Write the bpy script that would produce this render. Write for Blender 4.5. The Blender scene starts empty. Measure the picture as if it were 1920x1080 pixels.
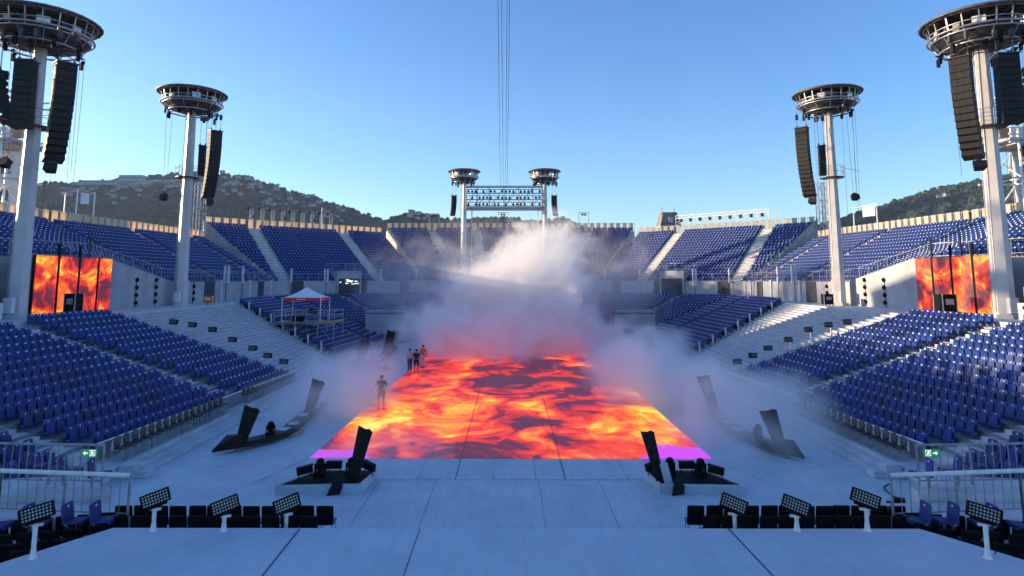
import bpy, math, random
import numpy as np
from mathutils import Vector, Matrix, Euler

random.seed(7); rng = np.random.default_rng(7)
sc = bpy.context.scene
COL = sc.collection
R = math.radians

# ------------------------------------------------------------------ camera
cam_d = bpy.data.cameras.new('camera'); cam = bpy.data.objects.new('camera', cam_d); COL.objects.link(cam)
cam.location = (0, 0, 7.0); cam.rotation_euler = (R(97), 0, 0)
cam_d.sensor_width = 36; cam_d.lens = 22.5
cam_d.shift_x = 3 / 1920; cam_d.shift_y = -162.3 / 1920
cam_d.clip_start = .1; cam_d.clip_end = 9000
sc.camera = cam

# ------------------------------------------------------------------ sky, sun, exposure
SUN_AZ, SUN_EL = 168.0, 8.9                      # azimuth counter-clockwise from +X
sv = Vector((math.cos(R(SUN_AZ)) * math.cos(R(SUN_EL)), math.sin(R(SUN_AZ)) * math.cos(R(SUN_EL)), math.sin(R(SUN_EL))))
w = bpy.data.worlds.new('World'); sc.world = w; w.use_nodes = True
nt = w.node_tree; nt.nodes.clear()
out = nt.nodes.new('ShaderNodeOutputWorld'); bg = nt.nodes.new('ShaderNodeBackground')
sky = nt.nodes.new('ShaderNodeTexSky'); sky.sky_type = 'NISHITA'; sky.sun_disc = False
sky.sun_elevation = R(SUN_EL); sky.sun_rotation = R(90 - SUN_AZ)
sky.altitude = 400; sky.air_density = 1.0; sky.dust_density = .8; sky.ozone_density = 3.0
hs = nt.nodes.new('ShaderNodeHueSaturation'); hs.inputs['Saturation'].default_value = 1.16; hs.inputs['Hue'].default_value = .510
nt.links.new(sky.outputs[0], hs.inputs['Color']); nt.links.new(hs.outputs[0], bg.inputs[0]); nt.links.new(bg.outputs[0], out.inputs[0])
bg.inputs[1].default_value = .15
sl = bpy.data.lights.new('sun', 'SUN'); sl.energy = 5.0; sl.angle = R(.5); sl.color = (1, .76, .48)
so = bpy.data.objects.new('sun', sl); COL.objects.link(so); so.rotation_euler = sv.to_track_quat('Z', 'Y').to_euler(); so.location = (-80, 40, 60)
sc.view_settings.view_transform = 'Standard'; sc.view_settings.look = 'None'; sc.view_settings.gamma = 1
sc.view_settings.exposure = 1.25
sc.cycles.use_denoising = True
sc.cycles.max_bounces = 6; sc.cycles.volume_bounces = 4; sc.cycles.transparent_max_bounces = 16
sc.cycles.use_adaptive_sampling = True; sc.cycles.adaptive_threshold = .02

# ------------------------------------------------------------------ helpers
def rotz(a):
    return Matrix.Rotation(a, 4, 'Z')

class MB:
    """collects shapes, links them as one mesh object"""
    def __init__(s): s.v = []; s.f = []; s.m = []; s.sm = []
    def add(s, vs, fs, mi=0, smooth=False):
        o = len(s.v); s.v += [tuple(p) for p in vs]
        for f in fs: s.f.append(tuple(i + o for i in f)); s.m.append(mi); s.sm.append(smooth)
        return s
    def quad(s, a, b, c, d, mi=0): return s.add([a, b, c, d], [(0, 1, 2, 3)], mi)
    def box(s, c, d, rz=0, mi=0, M=None, top=1.0):
        x, y, z = d[0] / 2, d[1] / 2, d[2] / 2
        vs = [Vector((sx * x * (top if sz > 0 else 1), sy * y * (top if sz > 0 else 1), sz * z)) for sz in (-1, 1) for sx, sy in ((-1, -1), (1, -1), (1, 1), (-1, 1))]
        T = M if M is not None else rotz(rz)
        vs = [T @ v + Vector(c) for v in vs]
        return s.add(vs, [(3, 2, 1, 0), (4, 5, 6, 7), (0, 1, 5, 4), (1, 2, 6, 5), (2, 3, 7, 6), (3, 0, 4, 7)], mi)
    def tube(s, p0, p1, r0, r1=None, n=8, mi=0, cap=True):
        p0 = Vector(p0); p1 = Vector(p1); r1 = r0 if r1 is None else r1
        d = p1 - p0
        if d.length < 1e-6: return s
        q = d.to_track_quat('Z', 'Y'); vs = []
        for p, r in ((p0, r0), (p1, r1)):
            for k in range(n):
                a = 2 * math.pi * (k + .5) / n
                vs.append(p + q @ Vector((r * math.cos(a), r * math.sin(a), 0)))
        s.add(vs, [(k, (k + 1) % n, n + (k + 1) % n, n + k) for k in range(n)], mi, n > 8)
        if cap: s.add(vs, [tuple(range(n - 1, -1, -1)), tuple(range(n, 2 * n))], mi)
        return s
    def bar(s, p0, p1, t, mi=0): return s.tube(p0, p1, t * .7071, n=4, mi=mi)
    def path(s, pts, r, n=6, mi=0):
        for a, b in zip(pts[:-1], pts[1:]): s.tube(a, b, r, n=n, mi=mi)
        return s
    def lathe(s, prof, c=(0, 0, 0), n=24, mi=0, smooth=True, rot0=0):
        vs = []
        for r, z in prof:
            for k in range(n):
                a = 2 * math.pi * k / n + rot0
                vs.append((c[0] + r * math.cos(a), c[1] + r * math.sin(a), c[2] + z))
        fs = []
        for i in range(len(prof) - 1):
            for k in range(n):
                fs.append((i * n + k, i * n + (k + 1) % n, (i + 1) * n + (k + 1) % n, (i + 1) * n + k))
        return s.add(vs, fs, mi, smooth)
    def ring(s, c, Rr, r, n=32, m=6, mi=0):
        vs = []; fs = []
        for k in range(n):
            a = 2 * math.pi * k / n
            for j in range(m):
                b = 2 * math.pi * j / m
                q = Rr + r * math.cos(b)
                vs.append((c[0] + q * math.cos(a), c[1] + q * math.sin(a), c[2] + r * math.sin(b)))
        for k in range(n):
            for j in range(m):
                fs.append((k * m + j, ((k + 1) % n) * m + j, ((k + 1) % n) * m + (j + 1) % m, k * m + (j + 1) % m))
        return s.add(vs, fs, mi, True)
    def prism(s, poly, z0, z1, mi=0):
        n = len(poly)
        g = lambda z, i: z[i] if isinstance(z, (list, tuple)) else z
        vs = [(p[0], p[1], g(z0, i)) for i, p in enumerate(poly)] + [(p[0], p[1], g(z1, i)) for i, p in enumerate(poly)]
        ar = sum(poly[i][0] * poly[(i + 1) % n][1] - poly[(i + 1) % n][0] * poly[i][1] for i in range(n))
        fs = [tuple(range(n - 1, -1, -1)), tuple(range(n, 2 * n))] + [(k, (k + 1) % n, n + (k + 1) % n, n + k) for k in range(n)]
        if ar < 0: fs = [f[::-1] for f in fs]
        return s.add(vs, fs, mi)
    def build(s, name, mats, parent=None, bevel=0):
        me = bpy.data.meshes.new(name)
        V = s.v
        if parent is not None and parent.type == 'EMPTY' and 'local' not in parent:
            L = parent.location; V = [(a - L.x, b - L.y, c - L.z) for a, b, c in V]
        elif parent is not None and 'off' in parent:
            L = parent['off']; V = [(a - L[0], b - L[1], c - L[2]) for a, b, c in V]
        me.from_pydata(V, [], s.f)
        for m in (mats if isinstance(mats, (list, tuple)) else [mats]): me.materials.append(m)
        me.polygons.foreach_set('material_index', s.m); me.polygons.foreach_set('use_smooth', s.sm)
        me.update()
        o = bpy.data.objects.new(name, me); COL.objects.link(o)
        if parent is not None:
            o.parent = parent
            if 'local' not in parent and parent.type == 'EMPTY': o['off'] = tuple(parent.location)
            elif 'off' in parent: o['off'] = tuple(parent['off'])
        if bevel:
            b = o.modifiers.new('edge', 'BEVEL'); b.width = bevel; b.segments = 2; b.limit_method = 'ANGLE'
        return o

def tag(o, label, cat, group=None, kind=None):
    o['label'] = label
    if cat: o['category'] = cat
    if group: o['group'] = group
    if kind: o['kind'] = kind
    return o

def thing(name, label, cat, loc=(0, 0, 0), group=None, local=False, rz=0):
    o = bpy.data.objects.new(name, None); COL.objects.link(o); o.location = loc; o.rotation_euler = (0, 0, rz)
    o.empty_display_size = .2
    if local: o['local'] = 1
    return tag(o, label, cat, group)

def copy_tree(o, parent=None):
    c = o.copy(); COL.objects.link(c)
    if parent is not None: c.parent = parent
    for ch in list(o.children): copy_tree(ch, c)
    return c

# ------------------------------------------------------------------ materials
def _geo(t):
    return t.nodes.new('ShaderNodeNewGeometry').outputs['Position']
def mat(name, col, rough=.6, metal=0, var=.12, scale=3.0, bump=0.0, col2=None, spec=.5, detail=4, coord='Object'):
    m = bpy.data.materials.new(name); m.use_nodes = True; t = m.node_tree; b = t.nodes['Principled BSDF']
    b.inputs['Roughness'].default_value = rough; b.inputs['Metallic'].default_value = metal
    b.inputs['Specular IOR Level'].default_value = spec
    tc = t.nodes.new('ShaderNodeTexCoord'); n = t.nodes.new('ShaderNodeTexNoise')
    n.inputs['Scale'].default_value = scale; n.inputs['Detail'].default_value = detail
    t.links.new(_geo(t) if coord == 'World' else tc.outputs[coord], n.inputs['Vector'])
    mx = t.nodes.new('ShaderNodeMix'); mx.data_type = 'RGBA'
    c2 = col2 or tuple(max(0, c * (1 - 2 * var)) for c in col)
    mx.inputs['A'].default_value = (*c2, 1); mx.inputs['B'].default_value = (*(min(1, c * (1 + var)) for c in col), 1) if col2 is None else (*col, 1)
    rp = t.nodes.new('ShaderNodeMapRange'); rp.inputs['From Min'].default_value = .32; rp.inputs['From Max'].default_value = .66
    t.links.new(n.outputs['Fac'], rp.inputs['Value']); t.links.new(rp.outputs[0], mx.inputs['Factor'])
    t.links.new(mx.outputs['Result'], b.inputs['Base Color'])
    if bump:
        bp = t.nodes.new('ShaderNodeBump'); bp.inputs['Strength'].default_value = bump; bp.inputs['Distance'].default_value = .02
        t.links.new(n.outputs['Fac'], bp.inputs['Height']); t.links.new(bp.outputs[0], b.inputs['Normal'])
    return m

def emit(name, col, st):
    m = bpy.data.materials.new(name); m.use_nodes = True; t = m.node_tree; b = t.nodes['Principled BSDF']
    b.inputs['Base Color'].default_value = (*col, 1); b.inputs['Emission Color'].default_value = (*col, 1); b.inputs['Emission Strength'].default_value = st
    return m

M = {}
M['ground'] = mat('asphalt ground', (.06, .062, .066), .9, scale=.3)
def board_floor(name, ca, cb, grain, stain):
    m = mat(name, ca, .6, col2=cb, scale=.7, detail=9); t = m.node_tree; N = t.nodes; L = t.links; b = N['Principled BSDF']
    g = _geo(t); mp = N.new('ShaderNodeMapping'); mp.inputs['Scale'].default_value = (7, .35, 1); L.new(g, mp.inputs['Vector'])
    n = N.new('ShaderNodeTexNoise'); n.inputs['Scale'].default_value = 1.6; n.inputs['Detail'].default_value = 8; n.inputs['Roughness'].default_value = .7; L.new(mp.outputs[0], n.inputs['Vector'])
    n2 = N.new('ShaderNodeTexNoise'); n2.inputs['Scale'].default_value = 2.3; n2.inputs['Detail'].default_value = 10; n2.inputs['Roughness'].default_value = .75; L.new(g, n2.inputs['Vector'])
    v = N.new('ShaderNodeTexVoronoi'); v.inputs['Scale'].default_value = .9; v.inputs['Randomness'].default_value = 1; L.new(g, v.inputs['Vector'])
    a = N.new('ShaderNodeMapRange'); a.inputs['From Min'].default_value = .30; a.inputs['From Max'].default_value = .62; a.inputs['To Min'].default_value = 1 - grain; L.new(n.outputs['Fac'], a.inputs['Value'])
    c = N.new('ShaderNodeMapRange'); c.inputs['From Min'].default_value = .36; c.inputs['From Max'].default_value = .46; c.inputs['To Min'].default_value = 1 - stain; L.new(n2.outputs['Fac'], c.inputs['Value'])
    d = N.new('ShaderNodeMapRange'); d.inputs['From Min'].default_value = .02; d.inputs['From Max'].default_value = .045; d.inputs['To Min'].default_value = .72; L.new(v.outputs['Distance'], d.inputs['Value'])
    q = N.new('ShaderNodeMath'); q.operation = 'MULTIPLY'; L.new(a.outputs[0], q.inputs[0]); L.new(c.outputs[0], q.inputs[1])
    q2 = N.new('ShaderNodeMath'); q2.operation = 'MULTIPLY'; L.new(q.outputs[0], q2.inputs[0]); L.new(d.outputs[0], q2.inputs[1])
    src = b.inputs['Base Color'].links[0].from_socket
    vm = N.new('ShaderNodeVectorMath'); vm.operation = 'SCALE'; L.new(src, vm.inputs[0]); L.new(q2.outputs[0], vm.inputs['Scale']); L.new(vm.outputs[0], b.inputs['Base Color'])
    bp = N.new('ShaderNodeBump'); bp.inputs['Strength'].default_value = .12; bp.inputs['Distance'].default_value = .02; L.new(n2.outputs['Fac'], bp.inputs['Height']); L.new(bp.outputs[0], b.inputs['Normal'])
    return m
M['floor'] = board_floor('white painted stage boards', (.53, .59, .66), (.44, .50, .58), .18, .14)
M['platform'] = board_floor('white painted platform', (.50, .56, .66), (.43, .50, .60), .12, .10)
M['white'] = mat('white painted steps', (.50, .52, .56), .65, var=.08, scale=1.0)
M['riser'] = mat('shade-grey step risers', (.40, .41, .44), .75, var=.1, scale=1.5)  # darker than the treads: step shading put into the riser colour
M['seam'] = mat('dark joint', (.05, .055, .07), .8)
M['conc'] = mat('pale grey panel wall', (.36, .37, .40), .75, var=.09, scale=.7)
M['dkdeck'] = mat('grey stand decking', (.20, .205, .22), .7, var=.15, scale=1.5)
M['deck_up'] = mat('upper stand decking', (.40, .40, .42), .7, var=.15, scale=1.5)
M['stair'] = mat('pale aisle steps', (.52, .52, .53), .7, var=.1, scale=2)
M['seat'] = mat('blue seat plastic', (.003, .033, .215), .58, var=.22, scale=.9, coord='World', spec=.7)
M['seat2'] = mat('blue seat pan', (.002, .027, .175), .6, var=.22, scale=.9, coord='World', spec=.55)
M['plate'] = mat('white number plate', (.8, .82, .85), .4, var=.02)
M['steel'] = mat('galvanised steel', (.42, .43, .46), .42, .75, var=.15, scale=4)
M['railing'] = mat('zinc railing', (.30, .33, .38), .5, .4, var=.15, scale=4)
M['mast'] = mat('grey mast paint', (.50, .49, .50), .5, .1, var=.06, scale=.8)
M['dark'] = mat('dark steel', (.055, .052, .055), .5, .4, var=.2, scale=3)
M['roofdisc'] = mat('weathered disc cladding', (.13, .11, .095), .55, .3, var=.25, scale=1.2)
M['black'] = mat('matt black', (.005, .005, .006), .75, var=.3, scale=5, bump=.2, spec=.15)
M['cloth'] = mat('black tarpaulin', (.008, .008, .009), .6, var=.4, scale=6, bump=.8, spec=.22)
M['speaker'] = mat('black speaker grille', (.013, .013, .015), .65, var=.25, scale=8, bump=.3, spec=.3)
M['stepwall'] = mat('grey step wall', (.30, .31, .33), .75)
M['fence'] = mat('cream rim panels', (.68, .64, .58), .7, var=.1, scale=.8)
def translucent(m, f):
    t = m.node_tree; b = t.nodes['Principled BSDF']; o = t.nodes['Material Output']; tr = t.nodes.new('ShaderNodeBsdfTranslucent'); mx = t.nodes.new('ShaderNodeMixShader')
    mx.inputs[0].default_value = f; tr.inputs['Color'].default_value = (.80, .66, .46, 1)
    t.links.new(b.outputs[0], mx.inputs[1]); t.links.new(tr.outputs[0], mx.inputs[2]); t.links.new(mx.outputs[0], o.inputs['Surface'])
translucent(M['fence'], .55)
M['red'] = mat('red cloth', (.72, .025, .035), .7, var=.08)
M['tent'] = mat('white tent cloth', (.75, .77, .80), .7, var=.05, scale=2)
M['wood'] = mat('plywood', (.40, .26, .14), .7, var=.2, scale=4)
M['house'] = mat('pale house walls', (.42, .42, .42), .8, var=.15, scale=.1)
M['roof'] = mat('brown roof tiles', (.20, .12, .09), .85, var=.2, scale=.5)
M['slate'] = mat('slate roof', (.19, .16, .14), .8, var=.2, scale=.8)
M['bldg'] = mat('white building render', (.62, .62, .64), .75, var=.06, scale=.3)
M['window'] = mat('dark window', (.04, .05, .06), .15, var=.1)
M['forest'] = mat('hillside woodland', (.020, .038, .030), .95, scale=.02, col2=(.012, .024, .021), detail=8)
M['leaf'] = mat('tree crowns', (.021, .040, .029), .95, scale=.05, col2=(.010, .020, .016), detail=6)
M['skin'] = mat('skin', (.42, .25, .18), .6, var=.05)
M['lampglass'] = mat('lamp lens', (.75, .77, .8), .15, .2, var=.05)
M['lens'] = mat('unlit lamp lenses', (.34, .36, .40), .2, .2, var=.1)
M['post'] = mat('white lamp post', (.72, .73, .74), .5, var=.08, scale=6)
M['chairblue'] = mat('blue seat cushion', (.02, .09, .26), .5, var=.1)
M['whiteframe'] = mat('white chair shell', (.62, .62, .64), .45, var=.06)
M['brown'] = mat('dark brown pad', (.075, .06, .06), .6, var=.2)
M['orange'] = mat('orange casing', (.55, .16, .04), .5, var=.1)

def fire_material(name, sx, sy, off, strength, purple=False):
    """the picture an LED surface is showing: swirling fire"""
    m = bpy.data.materials.new(name); m.use_nodes = True; t = m.node_tree; N = t.nodes; L = t.links
    b = N['Principled BSDF']; b.inputs['Roughness'].default_value = .6; b.inputs['Base Color'].default_value = (.02, .02, .02, 1)
    tc = N.new('ShaderNodeTexCoord'); mp = N.new('ShaderNodeMapping'); mp.inputs['Scale'].default_value = (sx, sy, sx); mp.inputs['Location'].default_value = off
    L.new(tc.outputs['Object'], mp.inputs['Vector'])
    n0 = N.new('ShaderNodeTexNoise'); n0.inputs['Scale'].default_value = .8; n0.inputs['Detail'].default_value = 3
    L.new(mp.outputs[0], n0.inputs['Vector'])
    sub = N.new('ShaderNodeVectorMath'); sub.operation = 'MULTIPLY_ADD'; sub.inputs[1].default_value = (.9, .9, .9)
    L.new(n0.outputs['Color'], sub.inputs[0]); L.new(mp.outputs[0], sub.inputs[2])
    n1 = N.new('ShaderNodeTexNoise'); n1.inputs['Scale'].default_value = 1.45; n1.inputs['Detail'].default_value = 9; n1.inputs['Roughness'].default_value = .66; n1.inputs['Distortion'].default_value = .45
    L.new(sub.outputs[0], n1.inputs['Vector'])
    n2 = N.new('ShaderNodeTexNoise'); n2.inputs['Scale'].default_value = .45; n2.inputs['Detail'].default_value = 2
    L.new(mp.outputs[0], n2.inputs['Vector'])
    cn = N.new('ShaderNodeMath'); cn.operation = 'MULTIPLY_ADD'; cn.inputs[1].default_value = 1.45 if purple else 1.7; cn.inputs[2].default_value = -.275 if purple else -.415; L.new(n1.outputs['Fac'], cn.inputs[0])
    ad = N.new('ShaderNodeMath'); ad.operation = 'MULTIPLY_ADD'; ad.inputs[1].default_value = .35 if purple else .50
    L.new(n2.outputs['Fac'], ad.inputs[0]); n3 = N.new('ShaderNodeTexNoise'); n3.inputs['Scale'].default_value = 4.2; n3.inputs['Detail'].default_value = 9; n3.inputs['Roughness'].default_value = .7; n3.inputs['Distortion'].default_value = .8; L.new(sub.outputs[0], n3.inputs['Vector'])
    a4 = N.new('ShaderNodeMath'); a4.operation = 'MULTIPLY_ADD'; a4.inputs[1].default_value = .22; L.new(n3.outputs['Fac'], a4.inputs[0]); L.new(cn.outputs[0], a4.inputs[2])
    a5 = N.new('ShaderNodeMath'); a5.operation = 'SUBTRACT'; a5.inputs[1].default_value = .11; L.new(a4.outputs[0], a5.inputs[0]); L.new(a5.outputs[0], ad.inputs[2])
    cr = N.new('ShaderNodeValToRGB'); e = cr.color_ramp
    st = [(.0, (.05, .012, .03)), (.56, (.10, .014, .03)), (.635, (.36, .012, .012)), (.70, (.66, .026, .012)), (.775, (.76, .085, .012)), (.845, (.86, .22, .014)), (.90, (.93, .52, .02)), (.98, (1, .78, .22))]
    if purple: st = [(.0, (.05, .012, .04)), (.53, (.09, .014, .04)), (.575, (.40, .012, .014)), (.625, (.64, .020, .012)), (.70, (.74, .06, .012)), (.755, (.84, .17, .012)), (.83, (.90, .30, .014)), (.875, (.95, .58, .02)), (1.0, (1, .78, .16))]
    while len(e.elements) < len(st): e.elements.new(.5)
    for el, (p, c) in zip(e.elements, st): el.position = p; el.color = (*c, 1)
    L.new(ad.outputs[0], cr.inputs['Fac'])
    last = cr.outputs['Color']
    if purple:
        sp = N.new('ShaderNodeSeparateXYZ'); L.new(tc.outputs['Object'], sp.inputs[0])
        # hot and cool regions of the picture being shown
        ax = N.new('ShaderNodeMath'); ax.operation = 'ABSOLUTE'; L.new(sp.outputs['X'], ax.inputs[0])
        wob = N.new('ShaderNodeVectorMath'); wob.operation = 'MULTIPLY_ADD'; wob.inputs[1].default_value = (3.2, 5, 0); L.new(n0.outputs['Color'], wob.inputs[0]); L.new(tc.outputs['Object'], wob.inputs[2])
        acc = ad.outputs[0]
        for c, r, k in (((-5.2, 33.5, .03), (3.6, 6.2, 9), .13), ((6.2, 31.8, .03), (3.6, 5.5, 9), .115), ((8.6, 42.5, .03), (2.6, 4.0, 9), .10), ((-4.0, 44, .03), (1.6, 3, 9), .07), ((2.0, 48, .03), (7.5, 11, 9), -.06), ((1, 33.5, .03), (3.2, 3.2, 9), -.06), ((2.5, 70, .03), (12, 16, 9), -.05)):
            su = N.new('ShaderNodeVectorMath'); su.operation = 'SUBTRACT'; su.inputs[1].default_value = (c[0] + 1.6, c[1] + 2.5, c[2]); L.new(wob.outputs[0], su.inputs[0])
            di = N.new('ShaderNodeVectorMath'); di.operation = 'DIVIDE'; di.inputs[1].default_value = r; L.new(su.outputs[0], di.inputs[0])
            le = N.new('ShaderNodeVectorMath'); le.operation = 'LENGTH'; L.new(di.outputs[0], le.inputs[0])
            mr = N.new('ShaderNodeMapRange'); mr.interpolation_type = 'SMOOTHSTEP'; mr.inputs['From Min'].default_value = 1.1; mr.inputs['From Max'].default_value = .45; mr.inputs['To Max'].default_value = k; L.new(le.outputs['Value'], mr.inputs['Value'])
            a3 = N.new('ShaderNodeMath'); a3.operation = 'ADD'; L.new(acc, a3.inputs[0]); L.new(mr.outputs[0], a3.inputs[1]); acc = a3.outputs[0]
        L.new(acc, cr.inputs['Fac'])
        py = N.new('ShaderNodeMapRange'); py.inputs['From Min'].default_value = 31.5; py.inputs['From Max'].default_value = 26.5
        L.new(sp.outputs['Y'], py.inputs['Value'])
        pxm = N.new('ShaderNodeMapRange'); pxm.inputs['From Min'].default_value = 1.2; pxm.inputs['From Max'].default_value = 8.5
        sg = N.new('ShaderNodeMath'); sg.operation = 'MULTIPLY_ADD'; sg.inputs[1].default_value = .06; L.new(sp.outputs['X'], sg.inputs[0]); L.new(ax.outputs[0], sg.inputs[2])
        L.new(sg.outputs[0], pxm.inputs['Value'])
        mu = N.new('ShaderNodeMath'); mu.operation = 'MULTIPLY'; L.new(py.outputs[0], mu.inputs[0]); L.new(pxm.outputs[0], mu.inputs[1])
        nn = N.new('ShaderNodeMath'); nn.operation = 'MULTIPLY_ADD'; nn.inputs[1].default_value = 2.2; L.new(n1.outputs['Fac'], nn.inputs[0]); L.new(mu.outputs[0], nn.inputs[2])
        ma = N.new('ShaderNodeMapRange'); ma.inputs['From Min'].default_value = 1.66; ma.inputs['From Max'].default_value = 1.72
        L.new(nn.outputs[0], ma.inputs['Value'])
        mx = N.new('ShaderNodeMix'); mx.data_type = 'RGBA'; mx.inputs['B'].default_value = (.50, .05, .72, 1)
        L.new(ma.outputs[0], mx.inputs['Factor']); L.new(last, mx.inputs['A']); last = mx.outputs['Result']
    L.new(last, b.inputs['Emission Color']); b.inputs['Emission Strength'].default_value = strength
    return m
M['fire_floor'] = fire_material('led floor fire picture', .22, .17, (5.6, 4.7, 0), .56, True)
M['fire_wall'] = fire_material('led wall fire picture', .42, .34, (7.3, 2.2, 4.0), .55)

# ------------------------------------------------------------------ ground and arena floor
def grid_sheet(name, m, x0, x1, y0, y1, z, kind='structure', label=None):
    b = MB(); b.quad((x0, y0, z), (x1, y0, z), (x1, y1, z), (x0, y1, z)); o = b.build(name, m); o['kind'] = kind
    if label: o['label'] = label
    return o
grid_sheet('ground', M['ground'], -2380, 2380, -300, 2380, -.3)
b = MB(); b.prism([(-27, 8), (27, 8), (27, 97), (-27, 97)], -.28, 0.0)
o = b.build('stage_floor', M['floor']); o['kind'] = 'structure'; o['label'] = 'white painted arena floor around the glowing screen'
# board joints in the stage floor
b = MB()
def seam(x0, y0, x1, y1, wd=.012, z=.006):
    d = Vector((x1 - x0, y1 - y0, 0)); n = Vector((-d.y, d.x, 0)).normalized() * wd
    b.add([(x0 + n.x, y0 + n.y, z), (x0 - n.x, y0 - n.y, z), (x1 - n.x, y1 - n.y, z), (x1 + n.x, y1 + n.y, z)], [(0, 1, 2, 3)])
for xx in (-1.95, 1.95): seam(xx, 23.6, xx, 26.35, .016)
seam(-5.2, 23.6, 5.0, 23.6, .012)
for xx in (-4.6, -2.6, 3.1, 1.0): seam(xx, 16.9, xx, 23.6, .006)
for xx in (-3.3, -.6, 4.2, .9): seam(xx, 23.6, xx, 26.35, .005)
seam(-8.0, 26.35, -8.9, 23.2, .012); seam(8.0, 26.2, 8.9, 23.4, .008)
seam(-13, 25.4, -8.6, 25.0, .005); seam(8.6, 24.6, 13, 25.2, .004)
o = b.build('floor_joints', M['seam']); o['kind'] = 'structure'; o['label'] = 'thin dark joints between the floor boards'

led = MB(); led.prism([(-7.92, 26.4), (7.92, 26.25), (7.92, 84), (-7.92, 84)], .004, .03)
lo = led.build('led_floor', M['fire_floor']); tag(lo, 'huge glowing floor screen showing red orange and yellow fire', 'screen')
for xx in (-1.95, 1.95): MB().box((xx, 55.2, .033), (.03, 57.5, .004)).build('joint', M['seam'], lo)

# foreground platform
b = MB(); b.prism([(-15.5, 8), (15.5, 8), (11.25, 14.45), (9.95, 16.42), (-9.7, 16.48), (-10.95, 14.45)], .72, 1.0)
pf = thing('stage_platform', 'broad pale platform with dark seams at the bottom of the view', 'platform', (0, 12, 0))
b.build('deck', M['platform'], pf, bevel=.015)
for (x0, y0, x1, y1, wd) in ((-5.12, 16.4, -4.95, 8.5, .02), (-2.2, 16.4, -2.15, 8.5, .01), (5.3, 16.4, 5.5, 8.5, .02)):
    b = MB(); seam(x0, y0, x1, y1, wd, 1.004); b.build('joint', M['seam'], pf)
b = MB(); b.prism([(-15, 8.2), (15, 8.2), (10.8, 14.4), (9.5, 16.2), (-9.4, 16.2), (-10.5, 14.4)], 0.0, .715); b.build('skirt', M['seam'], pf)

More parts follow.
